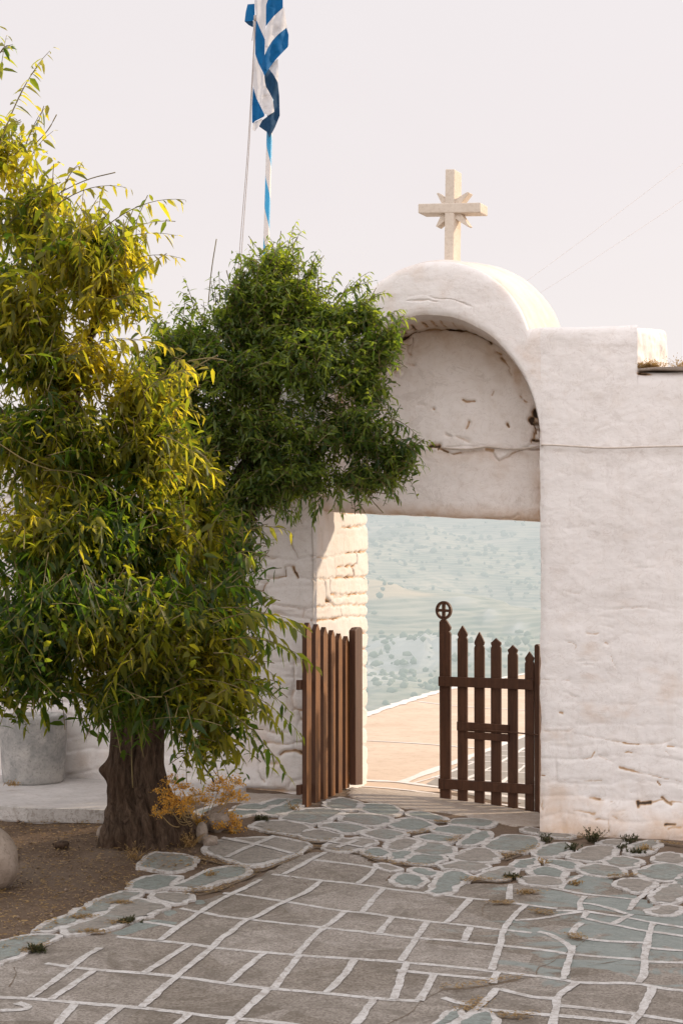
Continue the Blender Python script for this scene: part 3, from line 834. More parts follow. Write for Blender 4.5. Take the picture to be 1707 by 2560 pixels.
for x0, x1, bot, nt_, tip in [(792, 866, 2215, 945, 856), (918, 994, 2228, 1008, 905), (1043, 1120, 2238, 1012, 951), (1170, 1245, 2258, 1066, 1003), (1300, 1367, 2262, 1128, 1052)]:
    mb = MB(); picket(mb, x0, x1, bot, nt_, tip); mb.build('picket', M['gate'], rg, bevel=.003)
mb = MB()
prism(mb, [gp(660, 2194), gp(655, 870), gp(655, 830), gp(668, 812), gp(700, 808), gp(722, 838), gp(740, 868), gp(737, 890), gp(726, 900), gp(739, 915), gp(738, 2196)], -nG * TH * 1.2)
mb.build('stile', M['gate'], rg, bevel=.003)
def bar(mb, x0, y0, y1, x1, y2, y3, off, th):
    P = [gp(x0, y1, 0), gp(x0, y0, 0), gp(x1, y2, 0), gp(x1, y3, 0)]
    prism(mb, [p + nG * off for p in P], nG * th)
for a in [(660, 1240, 1312, 1372, 1262, 1342), (660, 2010, 2086, 1372, 2056, 2128)]:
    mb = MB(); bar(mb, *a, .002, .026); mb.build('rail', M['gate'], rg, bevel=.003)
lb = None
mb = MB(); bar(mb, 796, 1580, 1648, 1186, 1606, 1672, .002, .018); mb.build('latch_board', M['gate'], rg, bevel=.003)
mb = MB(); bar(mb, 862, 1655, 1708, 1186, 1676, 1734, .002, .020); mb.build('latch_board', M['gate'], rg, bevel=.003)
mb = MB(); tube(mb, [gp(875, 1642, .028), gp(1000, 1646, .026), gp(1180, 1660, .026), gp(1395, 1682, .012)], .005, 8); mb.build('latch_rod', M['iron'], rg, True)
mb = MB(); prism(mb, [gp(1374, 2292), gp(1372, 1010), gp(1382, 998), gp(1400, 998), gp(1409, 1015), gp(1409, 2292)], -nG * .045)
mb.build('hinge_post', M['gate'], rg, bevel=.004)
# ring finial with cross
c0 = gp(686, 742); ro = np.linalg.norm(gp(686, 672) - c0); ri = np.linalg.norm(gp(686, 691) - c0)
uR = -uG; kseg = 40
mb = MB(); vs, fs = [], []
for k in range(kseg):
    q = 2 * math.pi * k / kseg; dr = uR * math.cos(q) * .92 + UP * math.sin(q)
    for r_, o_ in ((ri, 0), (ro, 0), (ro, -.026), (ri, -.026)): vs.append(c0 + dr * r_ + nG * o_)
for k in range(kseg):
    n = (k + 1) % kseg
    for a in range(4): b = (a + 1) % 4; fs.append([k * 4 + a, k * 4 + b, n * 4 + b, n * 4 + a])
mb.add(vs, fs)
fin = mb.build('ring_finial', M['gate'], rg)
mb = MB()
prism(mb, [gp(675, 800), gp(675, 690), gp(697, 690), gp(697, 800)], -nG * .024)
mb.build('finial_cross', M['gate'], fin, bevel=.002)
mb = MB()
prism(mb, [gp(640, 752) , gp(642, 730), gp(732, 736), gp(732, 756)], -nG * .020)
bpy_o = mb.build('finial_cross', M['gate'], fin, bevel=.002)
bpy_o.location = Vector(bpy_o.location) + Vector(nG * .001)

# left leaf, swung open against the wall
K0, K1 = np.array([-1.485, 1.0, 0]), np.array([-1.563, -.15, 0])
uK = (K1 - K0) / np.linalg.norm(K1 - K0)
nK = np.array([-uK[1], uK[0], 0.0])
if nK[0] < 0: nK = -nK
def kp(x, y, off=0.0): return on_plane(Lc(x, y), K0 + nK * off, nK)
lg = empty('picket_gate', (K0[0], K0[1], .1))
tag(lg, 'sunlit brown picket gate leaf swung wide open against the left wall', 'gate', 'leaves of the double picket gate')
LP = [(624, 660, 2335, 928), (690, 727, 2302, 940), (750, 783, 2280, 962), (808, 840, 2248, 985), (864, 893, 2220, 1010), (916, 946, 2180, 1030)]
for x0, x1, bot, tip in LP:
    mb = MB(); m = (x0 + x1) / 2
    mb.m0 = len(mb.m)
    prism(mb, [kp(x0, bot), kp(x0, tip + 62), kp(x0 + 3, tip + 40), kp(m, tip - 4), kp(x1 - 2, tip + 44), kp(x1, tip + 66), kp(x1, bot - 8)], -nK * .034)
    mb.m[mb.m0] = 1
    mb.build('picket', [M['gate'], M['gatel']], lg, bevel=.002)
for ya, yb in ((1360, 1345), (2155, 2075)):
    mb = MB()
    P = [kp(610, ya + 75), kp(610, ya), kp(985, yb), kp(985, yb + 60)]
    prism(mb, [p - nK * .036 for p in P], -nK * .028)
    mb.build('rail', M['gate'], lg, bevel=.003)
mb = MB(); prism(mb, [kp(944, 2150), kp(940, 985), kp(958, 962), kp(985, 958), kp(996, 975), kp(998, 2145)], nK * .05)
mb.build('hinge_post', M['gate'], lg, bevel=.006)

# ================================================================== CABLES, WIRES
mb = MB()
pts = [on_y(Tc(520, 1312), .47), on_y(Tc(700, 1332), .47), on_y(Tc(850, 1315), .47), on_y(Tc(920, 1302), .47), on_y(Tc(1100, 1328), .47), on_y(Tc(1250, 1325), .47), on_y(Tc(1385, 1300), .30), on_y(Tc(1405, 1293), .0) + [0, -.03, 0]]
pts += [on_y(Tc(1440, 1290), -.03), on_y(D(1280, 1022), -.035), on_y(D(1340, 1026), -.035), on_y(D(1400, 1029), -.035), on_y(D(1470, 1026), -.035), on_y(D(1570, 1024), -.035), (3.0, -.04, 2.48), (6, -.04, 2.52)]
tube(mb, chaikin(pts, 2), .0065, 6)
tag(mb.build('wall_cable', M['cable'], None, True), 'thin whitewashed cable strung across the tympanum and right wall', 'cable')
for (a, b, lab) in [(((1570, 372)), (1190, 655), 'faint overhead wire in the sky, upper of the two above the right wall'), ((1570, 455), (1235, 672), 'faint overhead wire in the sky, lower of the two above the right wall')]:
    mb = MB(); A0, B0 = on_depth(D(*a), 30), on_depth(D(*b), 34)
    d_ = A0 - B0
    pts = [B0 + d_ * t + np.array([0, 0, -.25 * (1 - (2 * (t - .2) / 1.4 - .3) ** 2) * 0.2]) for t in np.linspace(-.35, 1.8, 24)]
    tube(mb, pts, .0055, 4)
    tag(mb.build('overhead_wire', M['wire'], None, True), lab, 'wire', 'overhead wires')
# ================================================================== GROUND + PAVING
Z1 = lambda x, y: (.3827 * x, 2060 + .3827 * y)
Z2 = lambda x, y: (550 + .3827 * x, 2060 + .3827 * y)
Z3 = lambda x, y: (1107 + .3827 * x, 2060 + .3827 * y)
Z4 = lambda x, y: (400 + .3827 * x, 1940 + .3827 * y)
Z5 = lambda x, y: (900 + .3189 * x, 1940 + .3189 * y)
Z6 = lambda x, y: (1300 + .2596 * x, 1900 + .2596 * y)

def gpts(conv, pts): return [on_ground(conv(*p)) for p in pts]

def inside(poly, X, Y):
    poly = np.array(poly)[:, :2]; n = len(poly)
    c = np.zeros(X.shape, bool)
    j = n - 1
    for i in range(n):
        xi, yi = poly[i]; xj, yj = poly[j]
        with np.errstate(divide='ignore', invalid='ignore'):
            t = ((yi > Y) != (yj > Y)) & (X < (xj - xi) * (Y - yi) / (yj - yi + 1e-12) + xi)
        c ^= t; j = i
    return c

slab_poly = (gpts(Z1, [(-700, 1500), (-300, 1050), (0, 930), (140, 872), (330, 792), (420, 742), (560, 738), (700, 700), (830, 660), (950, 625), (1060, 575), (1160, 528), (1300, 500), (1440, 458)])
             + gpts(Z2, [(230, 362), (275, 332), (370, 260), (480, 207), (620, 182), (730, 184), (900, 205), (1000, 262), (1190, 296), (1080, 372), (1290, 425), (1400, 330), (1500, 312)])
             + gpts(Z3, [(0, 335), (120, 330), (150, 385), (400, 388), (470, 378), (790, 345), (900, 335), (1110, 352), (1130, 420), (1280, 480), (1420, 540), (1568, 560), (1900, 620)])
             + [np.array([5.5, -1.6, 0]), np.array([5.5, -9.5, 0]), np.array([-2.6, -9.5, 0])])
conc_poly = (gpts(Z5, [(-60, 90), (620, 150), (1060, 235), (1400, 295), (1420, 405), (1180, 402), (1090, 372), (900, 332), (640, 292), (380, 268), (230, 228), (100, 208), (0, 198)])
             + gpts(Z4, [(1230, 130), (1290, 60)]))
strip_poly = gpts(Z4, [(200, 150), (300, 80), (600, 110), (940, 118), (935, 160), (850, 150), (640, 185), (480, 175), (330, 200)])

xs = np.r_[np.linspace(-60, -5, 24)[:-1], lin(-5, 2.0, .028), np.linspace(2.1, 60, 24)]
ys = np.r_[np.linspace(-60, -6.5, 20)[:-1], lin(-6.5, 1.66, .028)]
X, Y = np.meshgrid(xs, ys, indexing='ij')
nz_ = (fbm(X * 5, Y * 5, 90, 4) - .5)
wx, wy = X + nz_ * .08, Y + (fbm(X * 5, Y * 5, 95, 4) - .5) * .08
slab = inside(slab_poly, wx, wy).astype(float)
conc = (inside(conc_poly, wx, wy) | inside(strip_poly, wx, wy)).astype(float)
teal = np.clip(.24 + .36 * sstep(-.9, .6, X) * sstep(-4.4, -2.6, Y) + .16 * sstep(-1.3, -2.2, X), 0, 1)
dirt = (1 - slab) * (1 - conc)
Zg = ground_z(X, Y) + (fbm(X * 6, Y * 6, 44, 4) - .5) * .012 * dirt - .006 * dirt + (fbm(X * 3, Y * 3, 49, 4) - .5) * .03 * dirt * sstep(-1.7, -2.4, X)
Zg = Zg - conc * .0 + .010 * inside(conc_poly, wx, wy)
me = grid_mesh('ground', np.stack([X, Y, Zg], -1), dict(slab=slab, concrete=conc, teal=teal))
tag(link('ground', me, M['ground']), kind='structure')

PV = MB()                                        # painted joints + individual flag stones = one paving object
_ct = [0]
def lift_n():
    _ct[0] += 1
    return (_ct[0] % 29) * .00005

def ribbon(pts, w=.040, lift=.0012, mi=0):
    P = resample(chaikin(pts, 2), .022)
    n = len(P)
    if n < 2: return
    T = np.gradient(P[:, :2], axis=0); T /= np.linalg.norm(T, axis=1)[:, None] + 1e-9
    N = np.stack([-T[:, 1], T[:, 0]], 1)
    s = np.arange(n) * .022
    k = _ct[0] * 3.7
    wl = w / 2 * (1 if mi == 0 else 1.6 * vnoise(s * 7 + k, s * 0, 8)) * (.72 + .6 * vnoise(s * 9 + k, s * 0, 1)) + (vnoise(s * 40 + k, s * 0, 5) - .5) * .007
    wr = w / 2 * (1 if mi == 0 else 1.6 * vnoise(s * 7 + k, s * 0, 9)) * (.72 + .6 * vnoise(s * 9 + k, s * 0, 2)) + (vnoise(s * 40 + k, s * 0, 6) - .5) * .007
    z = lift + lift_n()
    L = P[:, :2] + N * wl[:, None]; R = P[:, :2] - N * wr[:, None]
    vs = [(a[0], a[1], ground_z(a[0], a[1]) + z) for a in L] + [(a[0], a[1], ground_z(a[0], a[1]) + z) for a in R]
    PV.mi = mi
    PV.add(vs, [[i, n + i, n + i + 1, i + 1] for i in range(n - 1)])

def fill(mb, P2, z, skirt=0.0, zf=None):
    zf = zf or ground_z
    V3 = [Vector((p[0], p[1], 0)) for p in P2]
    tris = tessellate_polygon([V3])
    vs = [(p[0], p[1], float(zf(p[0], p[1])) + z) for p in P2]
    n = len(vs)
    fs = []
    for t in tris:
        a, b, c = [np.array(vs[i][:2]) for i in t]
        cr = (b[0] - a[0]) * (c[1] - a[1]) - (b[1] - a[1]) * (c[0] - a[0])
        fs.append(list(t) if cr > 0 else list(t)[::-1])
    if skirt:
        vs += [(x, y, zz - skirt) for x, y, zz in vs]
        fs += [[i, n + i, n + (i + 1) % n, (i + 1) % n] for i in range(n)]
    mb.add(vs, fs)

def inset(P, d):
    P = np.array(P)[:, :2]
    area = np.sum(P[:, 0] * np.roll(P[:, 1], -1) - np.roll(P[:, 0], -1) * P[:, 1])
    T = np.roll(P, -1, 0) - np.roll(P, 1, 0)
    N = np.stack([-T[:, 1], T[:, 0]], 1); N /= np.linalg.norm(N, axis=1)[:, None] + 1e-9
    if area < 0: N = -N
    return P + N * (d[:, None] if hasattr(d, '__len__') else d)

def wobble(P, amp, seed):
    P = np.array(P)[:, :2]
    return P + np.stack([(vnoise(P[:, 0] * 16, P[:, 1] * 16, seed) - .5), (vnoise(P[:, 0] * 16, P[:, 1] * 16, seed + 9) - .5)], 1) * amp \
        + np.stack([(vnoise(P[:, 0] * 55, P[:, 1] * 55, seed + 1) - .5), (vnoise(P[:, 0] * 55, P[:, 1] * 55, seed + 4) - .5)], 1) * amp * .4

def stone(conv, pts, ring=.042, tint=.6, lift=.0055, white=True):
    G = gpts(conv, pts) if conv else pts
    s = _ct[0] + 3
    C = resample(chaikin([g[:2] for g in G], 1, True), .022, True)
    C = wobble(inset(C, -.016 if white else 0.0), .034, s)
    z = lift + lift_n()
    if white:
        PV.mi = 0; fill(PV, C, z, .02)
        size = math.sqrt(abs(np.sum(C[:, 0] * np.roll(C[:, 1], -1) - np.roll(C[:, 0], -1) * C[:, 1])) / 2)
        r = min(ring, size * .20)
        I = inset(C, r * (.62 + .8 * vnoise(C[:, 0] * 11, C[:, 1] * 11, s)))
        PV.mi = 1; PV.av = tint; fill(PV, wobble(I, .012, s + 2), z + .002)
    else:
        PV.mi = 1; PV.av = tint; fill(PV, C, z, .02)

# ---- slab joints (cross lines)
CROSS = [
    gpts(Z2, [(340, 330), (450, 345), (680, 375), (900, 395), (1080, 425), (1200, 440), (1400, 462), (1568, 480)]) + gpts(Z3, [(180, 490), (300, 500)]),
    gpts(Z2, [(20, 455), (100, 460), (390, 505), (440, 512), (820, 575), (930, 582), (1130, 610), (1360, 640), (1568, 662)]) + gpts(Z3, [(300, 685), (400, 695), (580, 715)]),
    gpts(Z3, [(620, 708), (680, 718), (740, 745), (810, 785), (838, 815)]),
    gpts(Z2, [(-117, 580), (0, 607), (180, 625), (260, 635), (660, 680), (1040, 720), (1270, 750), (1568, 768)]) + gpts(Z3, [(150, 775), (370, 797), (690, 830), (850, 860), (1290, 888), (1330, 905), (1620, 912)]),
    gpts(Z2, [(-677, 740), (-380, 770), (-200, 785), (-40, 812), (300, 845), (520, 862), (880, 885), (1170, 905), (1230, 912), (1568, 940)]) + gpts(Z3, [(300, 962), (370, 972), (620, 1000), (780, 1020), (840, 1035), (980, 1045), (1280, 1045), (1380, 1075), (1620, 1100)]),
    gpts(Z2, [(1150, 960), (1230, 965), (1400, 985), (1568, 998)]) + gpts(Z3, [(340, 1022)]),
    gpts(Z1, [(300, 915), (440, 935), (640, 958), (950, 980), (1150, 1000)]) + gpts(Z2, [(0, 1040), (340, 1085), (700, 1110), (1000, 1145), (1140, 1155), (1300, 1165)]),
    gpts(Z1, [(-60, 1135), (200, 1145), (330, 1158), (480, 1170), (800, 1195), (930, 1208), (1240, 1245), (1568, 1280)]) + gpts(Z2, [(330, 1300), (700, 1345), (1000, 1380)]),
    gpts(Z2, [(600, 235), (760, 255), (880, 270), (1010, 290)]), gpts(Z1, [(1180, 555), (1310, 580)]), gpts(Z1, [(930, 645), (1030, 655), (1160, 678)]),
    gpts(Z3, [(370, 1085), (520, 1120), (600, 1138), (735, 1145)]), gpts(Z3, [(240, 1210), (400, 1230), (720, 1255), (1000, 1280), (1225, 1302)]),
    gpts(Z3, [(750, 1190), (1000, 1215), (1250, 1245), (1320, 1260), (1620, 1305)]), gpts(Z3, [(0, 1140), (90, 1170), (195, 1192)]),
    gpts(Z3, [(450, 520), (600, 540), (745, 557)]), gpts(Z3, [(470, 635), (640, 622), (800, 590), (940, 575)]), gpts(Z3, [(740, 570), (900, 573)]),
    gpts(Z3, [(895, 520), (1000, 530), (1100, 560), (1200, 592)]), gpts(Z3, [(690, 420), (760, 430), (900, 460), (1100, 480), (1265, 498)]),
    gpts(Z3, [(930, 622), (1080, 655), (1180, 675), (1320, 705), (1400, 712), (1620, 745)]), gpts(Z3, [(915, 572), (1050, 595), (1200, 615), (1350, 645), (1620, 690)]),
    gpts(Z3, [(905, 650), (850, 690), (838, 735), (960, 760), (1100, 775), (1310, 780)]), gpts(Z3, [(1340, 815), (1460, 828), (1620, 834)]),
    gpts(Z1, [(0, 1225), (90, 1222), (180, 1215), (185, 1195), (110, 1175)]),
]
for c in CROSS: ribbon(c, .033)
RECV = [
    gpts(Z2, [(270, 370), (200, 405), (80, 462), (0, 500), (-60, 535), (-127, 580), (-217, 640), (-277, 680), (-397, 770)]),
    gpts(Z2, [(665, 375), (560, 455), (425, 510), (300, 575), (230, 620), (170, 630), (100, 690), (0, 760), (-45, 810), (-147, 890), (-277, 1000), (-517, 1205)]),
    gpts(Z2, [(690, 190), (600, 233), (510, 285), (415, 335)]),
    gpts(Z2, [(1065, 428), (1000, 490), (930, 582)]), gpts(Z2, [(820, 575), (740, 640), (665, 690), (600, 750), (505, 860)]), gpts(Z2, [(520, 862), (440, 965), (350, 1085)]),
    gpts(Z2, [(315, 1085), (195, 1190), (85, 1295), (20, 1360)]), gpts(Z2, [(1040, 268), (1010, 300), (970, 345), (905, 395)]), gpts(Z2, [(1132, 612), (1035, 720)]),
    gpts(Z2, [(1355, 642), (1290, 745), (1230, 830), (1175, 905)]), gpts(Z2, [(1225, 912), (1190, 975), (1160, 1080), (1132, 1155)]), gpts(Z2, [(880, 888), (820, 990), (690, 1110)]),
    gpts(Z2, [(292, 848), (180, 935), (55, 1050)]), gpts(Z2, [(1010, 1148), (940, 1240), (860, 1350)]), gpts(Z2, [(1400, 985), (1340, 1100), (1300, 1162)]),
    gpts(Z3, [(180, 490), (100, 580), (15, 658)]), gpts(Z1, [(650, 815), (540, 880), (400, 1000), (200, 1140)]), gpts(Z1, [(620, 960), (500, 1040), (330, 1155)]),
    gpts(Z1, [(1240, 790), (1100, 880), (945, 980)]), gpts(Z1, [(500, 1175), (440, 1240), (350, 1340)]), gpts(Z1, [(800, 1200), (700, 1270), (620, 1340)]), gpts(Z1, [(1240, 1245), (1130, 1340)]),
    gpts(Z3, [(540, 535), (480, 590), (420, 660), (398, 695), (370, 800), (318, 962)]), gpts(Z3, [(355, 972), (325, 1050)]), gpts(Z3, [(175, 680), (138, 770)]),
    gpts(Z3, [(838, 800), (838, 860), (800, 960), (785, 1022)]), gpts(Z3, [(1370, 650), (1330, 800), (1315, 900), (1310, 1000), (1280, 1045)]), gpts(Z3, [(1370, 1075), (1340, 1150), (1300, 1230), (1200, 1340)]),
    gpts(Z3, [(870, 1045), (740, 1140), (745, 1190), (720, 1260), (710, 1340)]), gpts(Z3, [(350, 1080), (260, 1190), (150, 1260), (20, 1340)]),
    gpts(Z3, [(440, 400), (432, 500)]), gpts(Z3, [(930, 478), (890, 520), (900, 572)]), gpts(Z3, [(1235, 595), (1100, 662)]), gpts(Z3, [(935, 578), (915, 620)]),
    gpts(Z3, [(1390, 395), (1340, 450), (1260, 500), (1215, 570)]), gpts(Z3, [(910, 338), (800, 390), (770, 428)]), gpts(Z3, [(140, 390), (85, 430), (30, 478)]), gpts(Z5, [(720, 940), (690, 950)]),
]
for c in RECV: ribbon(c, .032, .0028)

# ---- individual flag stones with painted outlines
ST5 = [
    ([(360, 300), (430, 275), (560, 300), (690, 345), (670, 362), (560, 355), (400, 325)], .62), ([(690, 365), (780, 340), (960, 340), (1090, 372), (1010, 410), (880, 400), (720, 388)], .55),
    ([(215, 400), (330, 335), (480, 345), (600, 395), (500, 440), (390, 440), (250, 415)], .58), ([(520, 440), (640, 395), (800, 400), (940, 430), (860, 475), (700, 465)], .6),
    ([(0, 470), (110, 420), (260, 430), (400, 460), (300, 495), (230, 520), (100, 490)], .5), ([(400, 490), (500, 465), (650, 470), (780, 490), (700, 528), (600, 525), (480, 505)], .66),
    ([(730, 545), (880, 455), (990, 435), (1055, 465), (1000, 520), (850, 560)], .6), ([(960, 550), (1100, 480), (1240, 465), (1430, 500), (1420, 560), (1300, 612), (1130, 602), (1010, 580)], .55),
    ([(160, 565), (290, 495), (420, 500), (490, 520), (380, 600), (200, 575)], .38), ([(390, 600), (510, 520), (650, 530), (740, 570), (760, 605), (660, 640), (500, 620)], .5),
    ([(10, 610), (60, 570), (160, 575), (255, 595), (205, 648), (80, 640)], .65), ([(200, 650), (270, 595), (400, 600), (425, 620), (340, 680)], .65), ([(335, 685), (420, 615), (620, 630), (680, 660), (580, 712), (430, 700)], .63),
    ([(690, 648), (830, 580), (960, 570), (1080, 610), (1110, 660), (1020, 692), (830, 682)], .3), ([(595, 722), (740, 670), (900, 680), (1040, 700), (950, 758), (800, 752)], .4),
    ([(370, 745), (430, 725), (560, 740), (650, 765), (590, 797), (450, 780)], .7), ([(200, 845), (290, 770), (420, 780), (540, 815), (460, 888), (330, 872)], .72),
    ([(520, 935), (570, 850), (660, 758), (780, 755), (900, 795), (800, 850), (690, 945)], .6), ([(910, 800), (1060, 720), (1180, 718), (1235, 745), (1180, 815), (1100, 832), (960, 812)], .45),
    ([(1130, 712), (1280, 655), (1420, 655), (1400, 695), (1280, 742)], .6), ([(100, 702), (200, 692), (335, 735), (290, 757), (140, 735)], .3), ([(905, 325), (960, 262), (1100, 278), (1300, 312), (1150, 338)], .25),
]
for p, t in ST5: stone(Z5, p, .034, t)
ST3 = [
    ([(560, 205), (650, 150), (780, 122), (860, 150), (800, 208), (690, 230)], .55), ([(640, 250), (740, 237), (912, 262), (860, 308), (760, 300)], .68), ([(785, 218), (960, 148), (1090, 153), (1165, 180), (1020, 257), (900, 250)], .22),
    ([(1020, 252), (1140, 213), (1240, 225), (1322, 255), (1210, 302), (1100, 282)], .45), ([(868, 312), (960, 263), (1100, 278), (1222, 320), (1120, 358), (950, 342)], .5), ([(1160, 197), (1290, 112), (1442, 118), (1350, 212)], .48),
    ([(1338, 248), (1450, 183), (1600, 215), (1600, 275), (1450, 262)], .25), ([(1228, 328), (1380, 263), (1590, 278), (1570, 335), (1470, 390), (1330, 362)], .55), ([(1488, 390), (1568, 338), (1640, 400), (1568, 415)], .6),
    ([(1108, 392), (1210, 358), (1340, 373), (1395, 410), (1290, 465), (1150, 422)], .35), ([(1328, 505), (1450, 398), (1590, 398), (1620, 470), (1510, 535), (1420, 522)], .4), ([(540, 312), (660, 278), (800, 308), (825, 348), (730, 362), (600, 342)], .72),
    ([(503, 45), (560, 23), (680, 58), (910, 85), (780, 103), (600, 72)], .4), ([(995, 133), (1100, 102), (1205, 120), (1160, 153), (1050, 143)], .25), ([(478, 372), (560, 343), (760, 358), (800, 402), (700, 422), (540, 402)], .35),
    ([(1308, 585), (1440, 528), (1600, 560), (1450, 618)], .3), ([(-60, 1310), (60, 1215), (140, 1230), (90, 1290), (0, 1360)], .7), ([(60, 1330), (200, 1240), (330, 1250), (370, 1300), (300, 1370), (100, 1380)], .68),
]
for p, t in ST3: stone(Z3, p, .034, t, .006)
ST4 = [
    ([(760, 292), (900, 225), (1100, 213), (1215, 250), (1040, 332), (860, 302)], .5), ([(1060, 192), (1150, 143), (1280, 163), (1322, 197), (1260, 237), (1100, 217)], .5), ([(1288, 227), (1340, 183), (1500, 188), (1578, 232), (1540, 262), (1380, 257)], .68),
    ([(1160, 292), (1200, 253), (1400, 253), (1555, 290), (1480, 327), (1380, 337), (1200, 307)], .5), ([(568, 337), (640, 303), (850, 293), (1020, 350), (900, 392), (780, 382), (640, 352)], .35), ([(880, 392), (1010, 345), (1225, 400), (1060, 432), (950, 417)], .45),
    ([(1010, 337), (1110, 303), (1400, 345), (1250, 387), (1130, 362)], .52), ([(640, 252), (760, 205), (900, 148), (955, 185), (860, 242), (740, 272)], .68), ([(385, 280), (450, 228), (640, 228), (665, 250), (520, 275)], .78),
    ([(598, 207), (740, 158), (870, 153), (780, 197), (680, 212)], .75), ([(458, 217), (560, 183), (745, 200), (700, 222), (560, 232)], .78), ([(230, 240), (330, 205), (430, 215), (390, 262), (270, 268)], .78), ([(1040, 472), (1150, 423), (1290, 403), (1435, 430), (1330, 482), (1240, 502), (1130, 492)], .3),
    ([(240, 482), (400, 420), (750, 405), (870, 418), (1005, 465), (860, 532), (600, 607), (430, 552)], .1),
]
for p, t in ST4: stone(Z4, p, .034, t, .006)
for c in [gpts(Z4, [(430, 545), (600, 465), (752, 405)]), gpts(Z4, [(408, 415), (560, 445), (700, 475), (862, 520)]), gpts(Z4, [(1100, 440), (1190, 455), (1330, 478)]), gpts(Z4, [(1160, 480), (1290, 430)])]: ribbon(c, .034, .0115)
ST1 = [
    ([(912, 292), (970, 195), (1150, 205), (1312, 230), (1220, 312), (1100, 322), (930, 292)], .5), ([(808, 432), (920, 360), (1050, 345), (1205, 350), (1110, 422), (1000, 447), (860, 432)], .62),
    ([(1078, 422), (1200, 388), (1400, 290), (1568, 283), (1665, 318), (1568, 352), (1300, 438)], .55), ([(183, 712), (450, 598), (600, 520), (780, 448), (940, 455), (890, 502), (760, 542), (680, 582), (350, 718)], .5),
    ([(378, 722), (560, 640), (850, 508), (950, 500), (1110, 540), (1060, 582), (740, 682), (520, 737)], .42), ([(-60, 800), (30, 770), (200, 738), (410, 728), (330, 782), (140, 862), (-60, 960)], .55), ([(955, 492), (1010, 455), (1180, 458), (1285, 490), (1180, 532), (1100, 532)], .3),
]
for p, t in ST1: stone(Z1, p, .034, t, .007)
# the paving goes on beside and in front of the framed area
def framed(q, m=25):
    v = np.array(q[:3]) - CAM; Yc = float(np.dot(v, FWD))
    if Yc < .3: return False
    sx_, sy_ = CX + FPX * float(np.dot(v, RIGHT)) / Yc, HY - FPX * v[2] / Yc
    return -m < sx_ < 1707 + m and sy_ < 2560 + m
r_ = np.random.default_rng(77)
gu = np.array([math.cos(-.06), math.sin(-.06)]); gv = np.array([-gu[1], gu[0]])
rows_ = [0.0]
while rows_[-1] < 7.6: rows_.append(rows_[-1] + r_.uniform(.30, .52))
for a_, b_ in zip(rows_[:-1], rows_[1:]):
    def W2(u, v): p = np.array([-2.2, -9.2]) + gu * u + gv * v; return np.array([p[0], p[1], 0.0])
    run = [W2(u, a_ + (vnoise(u * 2, a_ * 5, 3) - .5) * .05) for u in np.arange(0, 7.6, .1)]
    seg = []
    for q in run:
        if framed(q) or not inside(slab_poly, np.array([q[0]]), np.array([q[1]]))[0]:
            if len(seg) > 3: ribbon(seg, .033)
            seg = []
        else: seg.append(q)
    if len(seg) > 3: ribbon(seg, .033)
    u = r_.uniform(.1, .5)
    while u < 7.5:
        A_, B_ = W2(u, a_), W2(u + r_.normal() * .03, b_)
        if not framed(A_) and not framed(B_) and inside(slab_poly, np.array([A_[0], B_[0]]), np.array([A_[1], B_[1]])).all(): ribbon([A_, (A_ + B_) / 2, B_], .032, .0028)
        u += r_.uniform(.35, .8)
for iy in range(4):
    x_ = 1.35 + r_.uniform(0, .3)
    while x_ < 5.2:
        w_, d_ = r_.uniform(.30, .55), .30
        yc = -.30 - iy * .33 + r_.normal() * .02
        P_ = [np.array([x_ + w_ * cu * (1 + r_.normal() * .06), yc + d_ * cv * (1 + r_.normal() * .06), 0]) for cu, cv in ((-.48, -.25), (-.3, -.46), (.3, -.46), (.48, -.2), (.46, .25), (.25, .46), (-.3, .45), (-.48, .2))]
        if not any(framed(q, 5) for q in P_): stone(None, P_, .034, r_.uniform(.25, .7), .006)
        x_ += w_ * 1.02
for p, t in [([(695, 722), (800, 690), (950, 628), (1140, 638), (1150, 665), (1000, 660), (850, 735)], .95), ([(1060, 590), (1110, 560), (1160, 570), (1120, 610)], .9), ([(1250, 515), (1330, 490), (1370, 520), (1290, 530)], .95)]: stone(Z1, p, 0, t, .0008, False)
# raised cement platform along the left wall
pl = [on_ground(D(*p), .05) for p in [(-220, 1835), (-60, 1855), (60, 1868), (160, 1868), (252, 1870), (250, 1850)]]
mb = MB()
P = [p[:2] for p in pl] + [np.array([-1.98, .12]), np.array([-2.35, .25]), np.array([-6.2, .28])]
C = resample(chaikin(P, 1, True), .05, True)
fill(mb, C, .05, .12, zf=lambda x, y: .152)
tag(mb.build('platform', M['platform'], None), kind='structure')
mbp = MB(); edge = resample([p for p in pl], .03)
_old = PV; PV = mbp
def edge_ribbon():
    P = edge; n = len(P)
    vs = []
    for i, p in enumerate(P):
        w = .02 + .02 * vnoise(i * .3, 0, 4)
        vs += [(p[0], p[1] - .012, .12), (p[0], p[1] - .012, .2045), (p[0] + .01, p[1] + w, .2045)]
    mbp.add(vs, [f for i in range(n - 1) for f in ([3 * i, 3 * i + 3, 3 * i + 4, 3 * i + 1], [3 * i + 1, 3 * i + 4, 3 * i + 5, 3 * i + 2])])
edge_ribbon(); tag(mbp.build('platform_edge', M['paint'], None), kind='structure')
PV = _old

